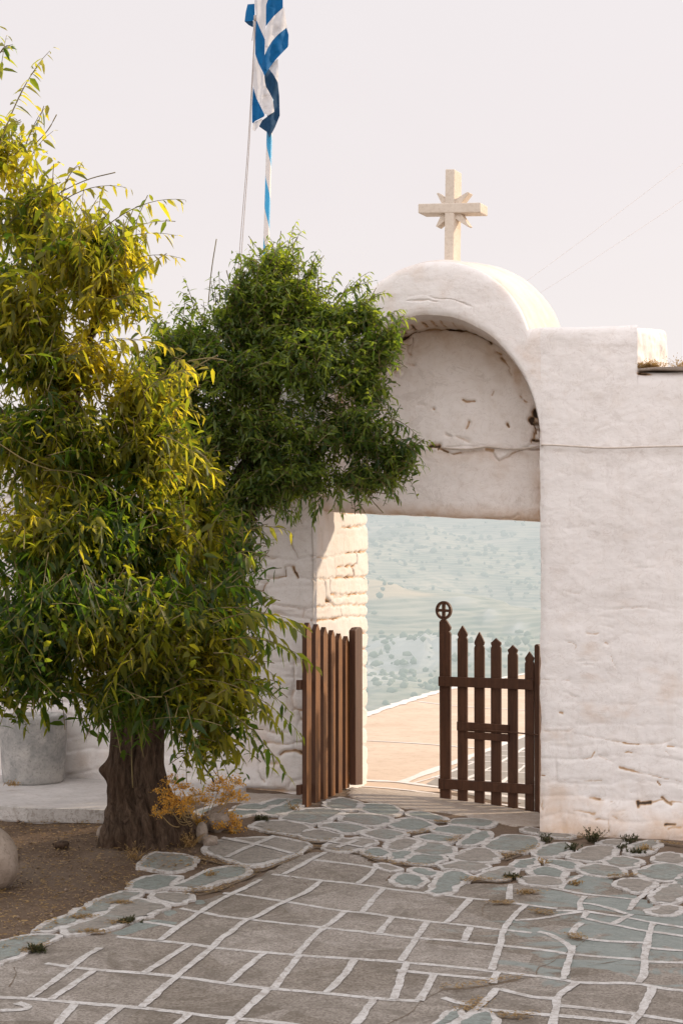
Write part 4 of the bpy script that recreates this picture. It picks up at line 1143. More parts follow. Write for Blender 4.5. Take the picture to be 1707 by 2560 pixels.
# ---- terrace beyond the gate
tz = -.003
def on_z(p, z):
    d = ray(p); return CAM + d * ((z - CAM[2]) / d[2])
edgepx = [D(400, 1770), D(700, 1690), D(845, 1640), D(930, 1612), D(1010, 1587), D(1120, 1563), D(1235, 1543), D(1400, 1512)]
te = [on_z(p, 0)[:2] for p in edgepx]
far = te[-1] + (te[-1] - te[-2]) * 1.2
poly = [np.array([-9.0, 1.60]), np.array([6.0, 1.60]), np.array([14.0, 3.0]), np.array([far[0] + 12, far[1]]), far] + te[::-1] + [np.array([-9.0, 2.2])]
mb = MB(); fill(mb, [np.array(p) for p in resample(poly, .6, True)], 0, 6.0, zf=lambda x, y: tz)
tag(mb.build('terrace', M['terrace'], None), kind='structure')
TP = MB()
_ct[0] = 0
def tribbon(px, w, z=.0012):
    P = resample(chaikin([on_z(p, 0) for p in px], 1), .06); n = len(P)
    T = np.gradient(P[:, :2], axis=0); T /= np.linalg.norm(T, axis=1)[:, None] + 1e-9
    N = np.stack([-T[:, 1], T[:, 0]], 1); zz = z + lift_n()
    ws = w / 2 * (.5 + 1.0 * vnoise(np.arange(n) * .37, 0 * np.arange(n), _ct[0]))
    L = P[:, :2] + N * ws[:, None]; R = P[:, :2] - N * ws[:, None]
    TP.add([(a[0], a[1], zz) for a in L] + [(a[0], a[1], zz) for a in R], [[i, n + i, n + i + 1, i + 1] for i in range(n - 1)])
for px, w in [([Gc(100, 1725), Gc(370, 1738), Gc(660, 1758), Gc(930, 1782)], .05), ([Gc(500, 1430), Gc(760, 1462), Gc(1010, 1480), Gc(1400, 1500)], .06),
              ([Gc(370, 2040), Gc(660, 1930), Gc(790, 1885), Gc(1040, 1790), Gc(1400, 1650)], .09), ([Gc(440, 2052), Gc(660, 1992), Gc(920, 1890)], .03),
              ([Gc(0, 2020), Gc(370, 2037), Gc(660, 2078), Gc(1400, 2180)], .08), ([Gc(20, 2066), Gc(370, 2092), Gc(660, 2132), Gc(1400, 2250)], .05),
              ([Gc(840, 1890), Gc(1010, 1880), Gc(1400, 1905)], .04), ([Gc(760, 1945), Gc(1000, 1950), Gc(1400, 1975)], .035), ([Gc(600, 2000), Gc(860, 2015), Gc(1400, 2060)], .035),
              ([Gc(980, 1835), Gc(1400, 1850)], .04), ([Gc(1080, 1800), Gc(1400, 1812)], .04), ([Gc(760, 2060), Gc(920, 1990), Gc(1120, 1890), Gc(1300, 1780)], .035), ([Gc(1060, 2090), Gc(1200, 1990), Gc(1400, 1850)], .035), ([Gc(1200, 2140), Gc(1400, 2000)], .04)]:
    tribbon(px, w)
tribbon(edgepx, .16, .0030)
tag(TP.build('terrace_joints', M['tpaint'], None), kind='structure')
mb = MB(); fill(mb, [on_z(p, 0)[:2] for p in [Gc(860, 1880), Gc(1040, 1795), Gc(1450, 1630), Gc(1600, 2300), Gc(1150, 2200), Gc(560, 2050)]], .003, zf=lambda x, y: tz)
tag(mb.build('terrace_path', M['tpave'], None), kind='structure')

# ================================================================== ROCKS, MARBLE DRUM, LITTER
def rock(name, label, px, depth_w, h, seed, mat, squash=.8, sub=4, rough=.22, cat='rock', group=None, sink=.25):
    b = on_ground(px)
    bm = bmesh.new(); bmesh.ops.create_icosphere(bm, subdivisions=sub, radius=1)
    for v in bm.verts:
        c = v.co
        n = (fbm(c.x * 1.2 + seed, c.y * 1.2 + c.z * 1.7, seed, 4) - .5) * 2 * rough + (fbm(c.x * 3.3 + seed, c.y * 3.3 + c.z * 3.1, seed + 2, 3) - .5) * rough * 1.1
        c *= 1 + float(n)
        c.x *= depth_w / 2; c.y *= depth_w / 2 * squash; c.z *= h / 2
    me = bpy.data.meshes.new(name); bm.to_mesh(me); bm.free()
    o = link(name, me, mat); o.location = (b[0], b[1] , b[2] + h / 2 * (1 - sink))
    tag(o, label, cat, group)
    return o
rock('boulder', 'rounded pale stone ball resting on bare earth at the left edge of the photo', D(-22, 2042), .30, .35, 3, M['boulder'], 1, 4, .10, 'boulder', sink=.12)
rock('rock', 'small pale rock at the left foot of the willow trunk', D(238, 1925), .085, .09, 8, M['rock'], .8, 3, .3, group='field stones at the willow trunk')
rock('rock', 'pale rounded rock on the right of the trunk under the orange dried plant', D(497, 1905), .17, .16, 12, M['rock'], .9, 4, .34, group='field stones at the willow trunk')
rock('rock', 'narrow upright pale stone in front of the trunk beside dry grass', D(463, 1932), .075, .13, 17, M['rock'], .8, 3, .25, group='field stones at the willow trunk')
rock('rock', 'pale wedge stone at the near corner of the painted slab right of the trunk', D(482, 1942), .10, .07, 19, M['rock'], .8, 3, .3, group='field stones at the willow trunk')
rock('rock', 'dark lump of stone half sunk in the bare earth left of the trunk', D(142, 1948), .10, .05, 22, M['bark'], .8, 3, .3)

# marble drum
c = on_ground(D(74, 1800)); c = np.array([c[0], c[1] + .02, .20])
prof = [(.0, 0), (.205, 0), (.215, .01), (.228, .15), (.236, .33), (.240, .44), (.238, .475), (.225, .487), (.19, .488), (.17, .47), (.16, .38), (.0, .36)]
P = []
k = 72
pr = resample([np.array(p) for p in prof], .012)
G = np.zeros((k + 1, len(pr), 3))
for i in range(k + 1):
    q = 2 * math.pi * i / k
    rr = pr[:, 0] * (1 + (fbm(np.cos(q) * 2 + 5 + 0 * pr[:, 1], np.sin(q) * 2 + pr[:, 1] * 5, 9, 4) - .5) * .05)
    G[i, :, 0] = rr * math.cos(q); G[i, :, 1] = rr * math.sin(q); G[i, :, 2] = pr[:, 1]
drum = link('stone_drum', grid_mesh('stone_drum', G), M['marble']); drum.location = c
tag(drum, 'weathered grey marble drum standing on the cement platform at the left', 'stone drum')
# rough stones stacked against the wall behind the drum
mbk = 0
for i, (x, y, w, h, lab) in enumerate([(176, 1782, .13, .14, 'brownish wall stone leaning behind the marble drum'), (206, 1778, .18, .13, 'whitewashed stone lying at the wall foot between drum and trunk')]):
    o = rock('rock', lab, D(x, y), w, h, 30 + i, M['rock'], .7, 3, .25, group='stones behind the marble drum'); o.location.z += .02

# litter of dry leaves and crumbs on the earth and in the joints
def scatter_litter(name, n, sampler, smin, smax, mat, seed):
    r = np.random.default_rng(seed)
    V, F, T = [], [], []
    for i in range(n):
        x, y = sampler(r)
        z = float(ground_z(x, y)) + .012 + r.uniform(0, .006)
        s = r.uniform(smin, smax); a = r.uniform(0, 6.28); ca, sa = math.cos(a), math.sin(a)
        b = len(V)
        for (u, v_, w) in ((-s, 0, 0), (0, -s * .3, s * r.uniform(.0, .3)), (s, 0, s * r.uniform(-.05, .3)), (0, s * .3, s * r.uniform(.0, .3))):
            V.append((x + u * ca - v_ * sa, y + u * sa + v_ * ca, z + w)); T.append(r.random())
        F.append([b, b + 1, b + 2, b + 3])
    me = np_mesh(name, np.array(V), np.array(F), dict(tint=np.repeat(r.random(n), 4)))
    o = link(name, me, mat); tag(o, kind='stuff')
    return o
dirt_poly = gpts(lambda x, y: D(x, y), [(-120, 1890), (250, 1880), (460, 1960), (560, 1990), (330, 2010), (280, 2060), (100, 2150), (-150, 2250)])
dp = np.array(dirt_poly)[:, :2]
def samp_dirt(r):
    while True:
        x, y = r.uniform(dp[:, 0].min(), dp[:, 0].max()), r.uniform(dp[:, 1].min(), dp[:, 1].max())
        if inside(dp, np.array([x]), np.array([y]))[0]: return x, y
scatter_litter('leaf_litter', 3600, samp_dirt, .004, .019, M['straw'], 3)
seams = [gpts(Z4, p) for p in ([(680, 370), (760, 385), (900, 420), (1010, 440), (1140, 425)], [(1010, 470), (1200, 500), (1320, 510), (1400, 560), (1568, 590)], [(480, 600), (620, 635), (750, 590), (900, 530), (1010, 470)], [(160, 790), (330, 770), (480, 710), (620, 640)], [(270, 540), (400, 580), (560, 610)])]
seams += [gpts(Z3, p) for p in ([(150, 365), (280, 380), (400, 385), (480, 350)], [(400, 240), (520, 200), (620, 150)], [(500, 470), (560, 455), (630, 465)], [(330, 530), (440, 530)], [(600, 585), (700, 600)], [(370, 1270), (500, 1275), (560, 1265)], [(1080, 360), (1240, 345)], [(1420, 130), (1560, 150)], [(680, 110), (860, 110), (900, 90), (1060, 95), (1300, 100)], [(840, 740), (900, 765)], [(0, 1085), (200, 1075), (330, 1050), (480, 1020)], [(100, 1230), (200, 1210), (250, 1170)])]
seams += [gpts(Z5, p) for p in ([(60, 650), (250, 690), (420, 715), (560, 710)], [(390, 470), (520, 440)], [(700, 530), (790, 490)], [(590, 370), (690, 375)], [(930, 820), (830, 840), (1000, 830)], [(1130, 640), (1180, 620), (1280, 610)])]
seams += [gpts(Z1, p) for p in ([(140, 850), (220, 830), (300, 800)], [(740, 660), (830, 655)], [(560, 720), (680, 725)], [(1200, 450), (1330, 440), (1450, 440)], [(500, 630), (600, 620)], [(760, 530), (830, 530)])]
for s_ in seams: ribbon(s_, .026, .0004, 2)
for c in [gpts(Z3, [(-360, 1310), (-200, 1240), (-150, 1165), (-60, 1120), (0, 1085), (200, 1075), (330, 1050), (480, 1020), (610, 1000)]), gpts(Z3, [(605, 1000), (615, 940), (700, 920), (760, 870)]), gpts(Z3, [(440, 545), (560, 562), (650, 590), (740, 572)]), gpts(Z3, [(1000, 585), (1180, 590), (1330, 600), (1600, 640)]), gpts(Z3, [(260, 600), (255, 540), (330, 500)]), gpts(Z3, [(800, 850), (900, 790), (930, 760)]), gpts(Z1, [(60, 1070), (110, 990), (90, 940)]), gpts(Z2, [(450, 345), (520, 370), (590, 415), (560, 440)]), gpts(Z3, [(940, 930), (1060, 915), (1180, 890)])]: ribbon(c, .0055, .0005, 2)
paving = PV.build('paving', [M['paint'], M['slate'], M['jdirt']], None, False, 'tint')
tag(paving, kind='structure')

SL = [resample(s_, .01) for s_ in seams]
def samp_seam(r):
    s_ = SL[r.integers(len(SL))]; p = s_[r.integers(len(s_))]
    return p[0] + r.normal() * .022, p[1] + r.normal() * .022
def gravel(name, n, sampler, seed):
    r = np.random.default_rng(seed)
    base = np.array([[1, 0, 0], [0, 1, 0], [-1, 0, 0], [0, -1, 0], [0, 0, .7], [0, 0, -.6]], float)
    fc = np.array([[0, 1, 4], [1, 2, 4], [2, 3, 4], [3, 0, 4], [1, 0, 5], [2, 1, 5], [3, 2, 5], [0, 3, 5]])
    V, F = [], []
    for i in range(n):
        x, y = sampler(r); s = r.uniform(.003, .009) * (2.2 if r.random() < .04 else 1)
        q = r.uniform(0, 6.28); c_, s_ = math.cos(q), math.sin(q)
        b = base * s * r.uniform(.6, 1.3, (6, 1)); b = np.stack([b[:, 0] * c_ - b[:, 1] * s_, b[:, 0] * s_ + b[:, 1] * c_, b[:, 2]], 1)
        V.append(b + [x, y, float(ground_z(x, y)) + .001]); F.append(fc + 6 * i)
    tag(link(name, np_mesh(name, np.concatenate(V), np.concatenate(F)), M['pebble']), kind='stuff')
gravel('gravel', 1500, samp_dirt, 8)
scatter_litter('joint_litter', 5200, samp_seam, .004, .012, M['straw'], 4)

# ================================================================== SMALL PLANTS
def blade_plant(name, label, cat, base, n, hmin, hmax, spread, mat, seed, wid=.006, side=0, group=None, bl=.02):
    """tuft of stems; each stem carries small leaves if side>0"""
    r = np.random.default_rng(seed); V, F, T = [], [], []
    def quadleaf(p, d, l, w, t):
        d = d / np.linalg.norm(d); u = np.cross(d, [.2, .3, .9]); u /= np.linalg.norm(u) + 1e-6
        b = len(V)
        V.extend([p, p + d * l * .45 + u * w, p + d * l, p + d * l * .45 - u * w]); T.extend([t] * 4); F.append([b, b + 1, b + 2, b + 3])
    for i in range(n):
        a = r.uniform(0, 6.28); h = r.uniform(hmin, hmax); tilt = r.uniform(.05, 1) * spread
        d = np.array([math.cos(a) * tilt, math.sin(a) * tilt, 1.0]); d /= np.linalg.norm(d)
        p0 = np.array(base) + np.array([r.normal() * .02, r.normal() * .015, 0]); t = r.random()
        pts = [p0 + d * h * q + np.array([math.cos(a), math.sin(a), -.6]) * h * .25 * q * q * spread for q in np.linspace(0, 1, 6)]
        for k in range(5):
            e = pts[k + 1] - pts[k]; u = np.cross(e, [r.normal(), r.normal(), .3]); u /= np.linalg.norm(u) + 1e-6
            w0, w1 = wid * (1 - k / 5.5) * .5, wid * (1 - (k + 1) / 5.5) * .5
            b = len(V); V.extend([pts[k] - u * w0, pts[k] + u * w0, pts[k + 1] + u * w1, pts[k + 1] - u * w1]); T.extend([t] * 4); F.append([b, b + 1, b + 2, b + 3])
            for s in range(side):
                q = r.normal(size=3) * .8 + e / np.linalg.norm(e); quadleaf(pts[k] * .5 + pts[k + 1] * .5, q, bl * r.uniform(.6, 1.3), bl * .2, r.random())
    me = np_mesh(name, np.array(V), np.array(F), dict(tint=T))
    o = link(name, me, mat); tag(o, label, cat, group)
    return o
for i, (px, n, h, lab) in enumerate([(Z6(250, 800), 16, .10, 'sprig of weeds at the wall foot nearest the doorway'), (Z6(690, 800), 30, .15, 'tallest bushy weed growing at the foot of the right wall'),
                                     (Z6(500, 880), 16, .085, 'low weed in the paving joint left of the tallest weed'), (Z6(1060, 800), 16, .075, 'spreading weed right of the tallest weed at the wall foot'), (Z6(965, 860), 8, .06, 'small weed sprig below the spreading weed in the paving joint')]):
    blade_plant('weed', lab, 'weed', on_ground(px), n, h * .4, h * .85, 1.0, M['weed'], 50 + i, .003, 4, 'weeds at the foot of the right wall', .017)
for i, (px, n, h, m, lab) in enumerate([(D(435, 1945), 46, .15, 'straw', 'dry golden grass tuft in front of the trunk beside the upright stone'), (D(310, 1975), 22, .14, 'straw', 'thin dry grass tuft on the earth left of the loose paving slab'), (D(322, 1925), 12, .09, 'straw', 'wispy dry grass at the front of the trunk'),
                                        (D(672, 1862), 20, .08, 'straw', 'dry grass tuft at the foot of the open left gate leaf'), (D(300, 2120), 24, .035, 'weed', 'green weed patch in the joint of the lower left paving'), (D(80, 2188), 26, .035, 'weed', 'flat weed patch by the paving edge at lower left'),
                                        (D(1178, 2018), 20, .03, 'weed', 'low weed in the joint between cobbles and large slabs'), (D(1250, 1985), 14, .04, 'straw', 'brown tuft in the joint below the right wall'), (D(600, 1885), 26, .035, 'weed', 'low weed growing in the wide joint below the open left gate'), (D(1320, 2033), 22, .025, 'straw', 'flat brown moss patch on the slabs at right'), (D(1205, 2052), 20, .02, 'straw', 'flat brown moss patch in the slab joint left of the other moss'),
                                        (D(1460, 1962), 14, .04, 'weed', 'olive weed sprig between cobbles at far right'), (D(30, 1822), 24, .05, 'straw', 'dry grass clump at the foot of the marble drum'), (D(480, 2015), 18, .05, 'straw', 'straw tuft in the joint below the long teal paving stone'),
                                        (D(1480, 1955), 26, .05, 'straw', 'brown dry growth at the foot of the wall at far right')]):
    q = on_ground(px)
    if 'marble drum' in lab: q = q + np.array([0, 0, .05])
    blade_plant('grass_tuft', lab, 'grass', q, n, h * .4, h, 1.1, M[m], 80 + i, .0035, 1 if m == 'straw' else 4, 'grass and moss tufts', .018)
lp = on_y(D(1490, 845), .06)
blade_plant('grass_tuft', 'dry orange grass tuft on the wall ledge beside the block', 'grass', lp, 110, .03, .085, 1.6, M['straw'], 120, .003, 1, 'grass and moss tufts', .015).scale = (1, 1, 1)
for i, x in enumerate((1475, 1510, 1530)):
    blade_plant('grass_tuft', ['dry grass at the left end of the wall ledge', 'dry grass on the ledge in front of the sunlit block end', 'thin dry stalks on the ledge at the right edge of the photo'][i], 'grass', on_y(D(x + (30 if i == 2 else 0), 845), .03 + .06 * i), 40, .03, .075 if i < 2 else .14, 1.4, M['straw'], 130 + i, .003, 1, 'grass and moss tufts', .014)

# dried orange umbel plant
pb = on_ground(D(452, 1898))
dp_root = empty('dried_plant', tuple(pb)); tag(dp_root, 'dried orange umbel plant glowing in the sun beside the willow trunk', 'dried plant')
heads = [(395, 1800), (420, 1812), (372, 1822), (405, 1838), (450, 1828), (505, 1800), (522, 1812), (490, 1818), (540, 1800), (470, 1842), (395, 1862), (425, 1872), (370, 1872), (512, 1842), (440, 1845), (555, 1838), (530, 1830), (415, 1852), (385, 1842)]
low = [(480, 1890), (510, 1900), (540, 1895), (470, 1910), (500, 1918), (455, 1890), (545, 1910), (525, 1880), (400, 1890)]
mbs = MB(); V, F, T = [], [], []
r = np.random.default_rng(5)
Yb = np.dot(pb - CAM, FWD)
for i, h in enumerate(heads + low):
    Yh = (7.92 if h[0] < 428 and i < len(heads) else Yb) + r.uniform(-.18, .05)
    q = on_depth(D(*h), Yh)
    mid = pb * .45 + q * .55 + np.array([0, 0, -.02]) + (q - pb) * np.array([.1, .1, -.12])
    st = chaikin([pb + [r.normal() * .01, r.normal() * .01, 0], pb * .75 + mid * .25 + [0, 0, .03], mid, q], 2)
    tube(mbs, st, list(np.linspace(.0065 if i % 4 == 0 else .0035, .0016, len(st))), 5)
    nn = 26
    for k in range(nn):
        d = r.normal(size=3); d[2] = abs(d[2]) * .7; d /= np.linalg.norm(d)
        e = q + d * r.uniform(.02, .062)
        tube(mbs, [q, e], [.0012, .0008], 3, False)
        for s in range(6):
            c_ = e + r.normal(size=3) * .009; sz = r.uniform(.0035, .0085); b = len(V)
            a_, b_ = r.normal(size=3), r.normal(size=3); a_ /= np.linalg.norm(a_); b_ /= np.linalg.norm(b_)
            V.extend([c_ - a_ * sz, c_ + b_ * sz, c_ + a_ * sz, c_ - b_ * sz]); T.extend([r.random()] * 4); F.append([b, b + 1, b + 2, b + 3])
mbs.build('stems', M['ostem'], dp_root, True)
link('seed_heads', np_mesh('seed_heads', np.array(V), np.array(F), dict(tint=T)), M['orange'], dp_root)
# black hose end hanging behind the plant
mb = MB()
tube(mb, chaikin([on_depth(D(x, y), 8.75) for x, y in [(470, 1640), (466, 1700), (462, 1735), (468, 1765), (486, 1782), (492, 1800)]], 3), .0065, 8)
tag(mb.build('hose', M['black'], None, True), 'thin black hose dangling from the willow branches behind the orange plant', 'hose')
# ================================================================== WILLOW TREE
TY = 8.28
def tp(x, y, Y=TY): return on_depth(D(x, y), Y)
troot = empty('willow_tree', tuple(on_ground(D(335, 1945))))
tag(troot, 'large leafy willow tree with gnarled brown trunk standing left of the gateway', 'tree')
# trunk: rings with flutes
prof = [(1985, 338, 106), (1958, 335, 98), (1930, 332, 92), (1900, 332, 90), (1875, 330, 86), (1850, 324, 79), (1825, 316, 71), (1800, 311, 69), (1780, 309, 68), (1760, 309, 65), (1730, 312, 62), (1690, 316, 61), (1640, 320, 61), (1580, 326, 66), (1520, 332, 70), (1450, 340, 66), (1380, 345, 48), (1340, 345, 20)]
pf = np.array(prof, float)
nr, na = 200, 128
yy = np.linspace(1985, 1340, nr)
G = np.zeros((nr, na + 1, 3))
for i, y in enumerate(yy):
    c = np.interp(-y, -pf[:, 0], pf[:, 1]); w = np.interp(-y, -pf[:, 0], pf[:, 2])
    p = tp(c, y); R0 = abs(tp(c + w, y)[0] - p[0]) / RIGHT[0]
    q = np.linspace(0, 2 * math.pi, na + 1)
    cq, sq = np.cos(q), np.sin(q)
    z = p[2]
    f = 1 + .10 * np.sin(3 * q + 1.1 + z * 2.2) + .07 * np.sin(5 * q - z * 2.0 + .4)
    f += (fbm(cq * 5 + 9, sq * 5 + z * 1.2 + 20, 3, 4) - .5) * .20
    ridge = 1 - np.abs(2 * fbm(cq * 11 + 30, sq * 11 + z * 2.2, 8, 4) - 1)
    f += (ridge - .7) * .26
    burl = .24 * np.exp(-(((z - .28) / .13) ** 2)) * np.exp(-((np.angle(np.exp(1j * (q + 1.6)))) / .8) ** 2)
    knob = .30 * np.exp(-(((z - .50) / .045) ** 2)) * np.exp(-((np.angle(np.exp(1j * (q - math.pi - .1)))) / .28) ** 2)
    flare = .30 * sstep(.22, -.02, z) * (1 + .5 * np.sin(4 * q))
    for bz, bq, ba, bw, bh in [(.12, -.4, .30, .55, .10), (.16, -2.2, .22, .5, .08), (.36, -1.1, .14, .35, .06), (.30, .5, .16, .4, .09), (.62, -1.9, .12, .3, .07), (.22, 2.7, .16, .4, .08), (.75, -.6, .12, .35, .06)]:
        f = f + ba * np.exp(-(((z - bz) / bh) ** 2)) * np.exp(-((np.angle(np.exp(1j * (q - bq)))) / bw) ** 2)
    f = f + burl + knob + flare + (fbm(cq * 9 + z * 9, sq * 9 + 7, 12, 4) - .5) * .34 * sstep(.45, .12, z)
    R = R0 * f * .93
    G[i, :, 0] = p[0] + R * (cq * RIGHT[0] + sq * FWD[0] * .9); G[i, :, 1] = p[1] + R * (cq * RIGHT[1] + sq * FWD[1] * .9); G[i, :, 2] = z
link('trunk', grid_mesh('trunk', G, None, True), M['bark'], troot)

def limb(pts, r0, r1, parent=troot, name='limb', mat='bark'):
    mb = MB(); P = chaikin([tp(*p) for p in pts], 3)
    P = [p + RNG.normal(size=3) * .008 for p in P]
    tube(mb, P, list(np.linspace(r0, r1, len(P))), 10)
    return mb.build(name, M[mat], parent, True)
limb([(335, 1480, 8.28), (300, 1300, 8.0), (220, 1120, 7.7), (160, 940, 7.55), (110, 700, 7.5), (70, 480, 7.5)], .12, .018)
limb([(350, 1480, 8.3), (420, 1340, 8.5), (500, 1240, 8.7), (560, 1100, 8.75), (620, 930, 8.8), (650, 760, 8.8), (620, 620, 8.8)], .11, .015)
limb([(520, 1220, 8.7), (560, 1215, 8.72), (580, 1160, 8.72), (700, 1060, 8.75), (830, 960, 8.75)], .075, .015)
limb([(330, 1500, 8.25), (380, 1420, 7.9), (470, 1430, 7.7), (560, 1500, 7.6)], .06, .012)
limb([(330, 1500, 8.25), (240, 1430, 7.8), (120, 1450, 7.3), (20, 1500, 7.0)], .06, .012)
limb([(220, 1120, 7.7), (300, 1020, 7.6), (380, 960, 7.55)], .04, .01)
limb([(220, 1120, 7.7), (60, 1010, 7.7), (-90, 860, 7.8), (-130, 700, 7.8)], .05, .01)
limb([(330, 1480, 8.28), (200, 1360, 7.9), (20, 1240, 7.7), (-120, 1180, 7.7)], .06, .01)
limb([(160, 940, 7.55), (230, 700, 7.5), (300, 600, 7.45)], .04, .008)

BR, LF = MB(), {'front': [], 'rear': []}
def leaf_spray(pts, kind, leaf, wid, gap, rng, rad=.003, stem=True, droop=.55):
    """leaves along a polyline shoot. stores (pos, dir, up, length, width, tint)"""
    P = resample(pts, gap); n = len(P)
    if n < 3: return
    if stem: tube(BR, P[::2] if n > 5 else P, list(np.linspace(rad, rad * .35, len(P[::2] if n > 5 else P))), 3, False)
    T = np.gradient(P, axis=0); T /= np.linalg.norm(T, axis=1)[:, None] + 1e-9
    ph = rng.uniform(0, 6.28); base = rng.uniform(.0, .60)
    for i in range(1, n):
        t = T[i]
        a = np.cross(t, [0, 0, 1.0]); la = np.linalg.norm(a)
        a = a / la if la > .15 else np.array([1.0, 0, 0]); b = np.cross(a, t)
        q = ph + i * 2.4
        side = a * math.cos(q) * (1.0) + b * math.sin(q) * .75
        d = t * rng.uniform(.45, .85) + side * rng.uniform(.7, 1.15) + np.array([0, 0, -1]) * droop * rng.uniform(.5, 1.2) + rng.normal(size=3) * .26
        d /= np.linalg.norm(d)
        s = leaf * rng.uniform(.5, 1.3) * (1 if i < n - 3 else .7)
        LF[kind].append((P[i], d, s, wid * rng.uniform(.8, 1.2) * s / leaf, min(1, max(0, base + rng.normal() * .18 + .60 * (i / n) - .14)), rng.uniform(-1, 1)))  # tint rises towards the shoot tip, coloured as if sunlit

rng = np.random.default_rng(21)
def clump(cx, cy, rx, ry, Y, rd, kind, n, leaf, wid, L=(.22, .5), outb=.75, upb=.0, gap=.023, droop=.55):
    C = tp(cx, cy, Y); sx = rx * KD * Y / FPX; sz = ry * KD * Y / FPX
    for _ in range(n):
        v = rng.normal(size=3); v /= np.linalg.norm(v)
        rr = rng.uniform(.25, 1.0) ** .55
        off = RIGHT * v[0] * sx * rr + FWD * v[1] * rd * rr + UP * v[2] * sz * rr
        tipp = C + off
        # shoots point outward, bending
        nd = RIGHT * v[0] / sx + FWD * v[1] / rd + UP * v[2] / sz; nd /= np.linalg.norm(nd)
        d = nd * outb + rng.normal(size=3) * .45 + UP * upb; d /= np.linalg.norm(d)
        l = rng.uniform(*L)
        s = tipp - d * l
        pts = [s + d * l * q + np.array([0, 0, -1]) * l * (.30 if kind == 'front' else .10) * q * q for q in np.linspace(0, 1, 6)]
        leaf_spray(pts, kind, leaf, wid, gap, rng, .0028, rng.random() < .75, droop)

FRONT = [ # cx, cy, rx, ry, depth, rd, n
    (70, 470, 120, 110, 7.6, .30, 80), (190, 560, 170, 100, 7.4, .32, 130), (250, 650, 110, 70, 7.35, .3, 80), (40, 690, 130, 140, 7.3, .32, 120), (130, 820, 190, 90, 7.4, .32, 130), (330, 900, 100, 100, 7.5, .30, 110),
    (110, 990, 210, 120, 7.3, .36, 190), (330, 1020, 120, 90, 7.45, .3, 120), (130, 1200, 210, 130, 7.2, .4, 210), (320, 1200, 150, 130, 7.6, .36, 170), (450, 1180, 90, 100, 8.1, .3, 110),
    (120, 1400, 200, 120, 7.0, .42, 210), (310, 1400, 190, 130, 7.2, .40, 220), (480, 1420, 140, 100, 7.5, .34, 150), (400, 1560, 170, 90, 7.4, .34, 170), (530, 1540, 90, 90, 7.6, .26, 80),
    (70, 1520, 130, 70, 6.95, .3, 90), (250, 1570, 90, 60, 7.1, .28, 60), (480, 1660, 90, 50, 7.5, .2, 40), (0, 330, 70, 90, 7.6, .2, 36),
    (-120, 560, 130, 120, 7.8, .35, 70), (-150, 820, 160, 130, 7.8, .4, 90), (-160, 1080, 170, 140, 7.7, .4, 100), (-150, 1320, 170, 130, 7.5, .4, 100), (-110, 1480, 130, 90, 7.3, .35, 70),
    (430, 1060, 80, 80, 8.2, .3, 90), (200, 1300, 200, 150, 7.8, .4, 160), (350, 1330, 180, 130, 8.0, .4, 150), (150, 1050, 180, 160, 7.8, .35, 130), (530, 1330, 60, 60, 7.9, .2, 40)]
for cx, cy, rx, ry, Y, rd, n in FRONT:
    clump(cx, cy, rx, ry, Y, rd, 'front', int(n * 1.2), .074, .0118, (.20, .46), .8, .10, .024, .33)
def spray(a, b, Y, kind='front', sag=.12, leaf=.086, wid=.0125, k=1, gap=.024):
    for _ in range(k):
        A0 = tp(a[0] + rng.normal() * 8 * (k > 1), a[1] + rng.normal() * 8 * (k > 1), Y); B0 = tp(b[0] + rng.normal() * 12 * (k > 1), b[1] + rng.normal() * 12 * (k > 1), Y - rng.uniform(-.05, .12))
        l = np.linalg.norm(B0 - A0)
        pts = [A0 + (B0 - A0) * q + UP * l * sag * 4 * q * (1 - q) for q in np.linspace(0, 1, 9)]
        leaf_spray(pts, kind, leaf, wid, gap, rng, .0035, True, .75)
for a, b in [((230, 530), (425, 458)), ((255, 620), (415, 592)), ((0, 330), (122, 108)), ((0, 180), (18, 70)), ((40, 420), (122, 300)), ((130, 470), (300, 432)), ((200, 590), (405, 540)),
             ((360, 1000), (500, 1100)), ((330, 900), (445, 850)), ((490, 1430), (705, 1440)), ((510, 1470), (725, 1530)), ((450, 1560), (695, 1690)), ((330, 1600), (470, 1800)),
             ((-20, 1560), (60, 1665)), ((470, 1610), (660, 1780)), ((300, 1560), (335, 1705)), ((160, 1560), (195, 1690)), ((560, 1222), (668, 1222)), ((540, 1270), (605, 1280)), ((480, 1400), (700, 1460)), ((470, 1640), (560, 1750)),
             ((540, 1560), (670, 1640)), ((80, 1560), (110, 1670)), ((380, 1600), (400, 1730)), ((430, 1630), (455, 1770)), ((230, 1570), (235, 1690)), ((520, 1350), (620, 1370)), ((400, 820), (450, 860)), ((390, 940), (470, 960)), ((0, 120), (30, 100)),
             ((60, 330), (110, 240)), ((150, 420), (190, 370)), ((90, 400), (60, 300)), ((250, 690), (370, 690)), ((0, 1230), (230, 1560)), ((60, 1490), (330, 1690)), ((150, 820), (400, 800)), ((100, 1080), (330, 1180)), ((490, 1500), (640, 1560)), ((560, 1580), (640, 1680))]:
    spray(a, b, 7.15 + rng.uniform(-.2, .35) if a[1] > 300 else 7.5)
    if rng.random() < .6: spray(a, (b[0] * .8 + a[0] * .2, b[1] + rng.uniform(-30, 40)), 7.4)

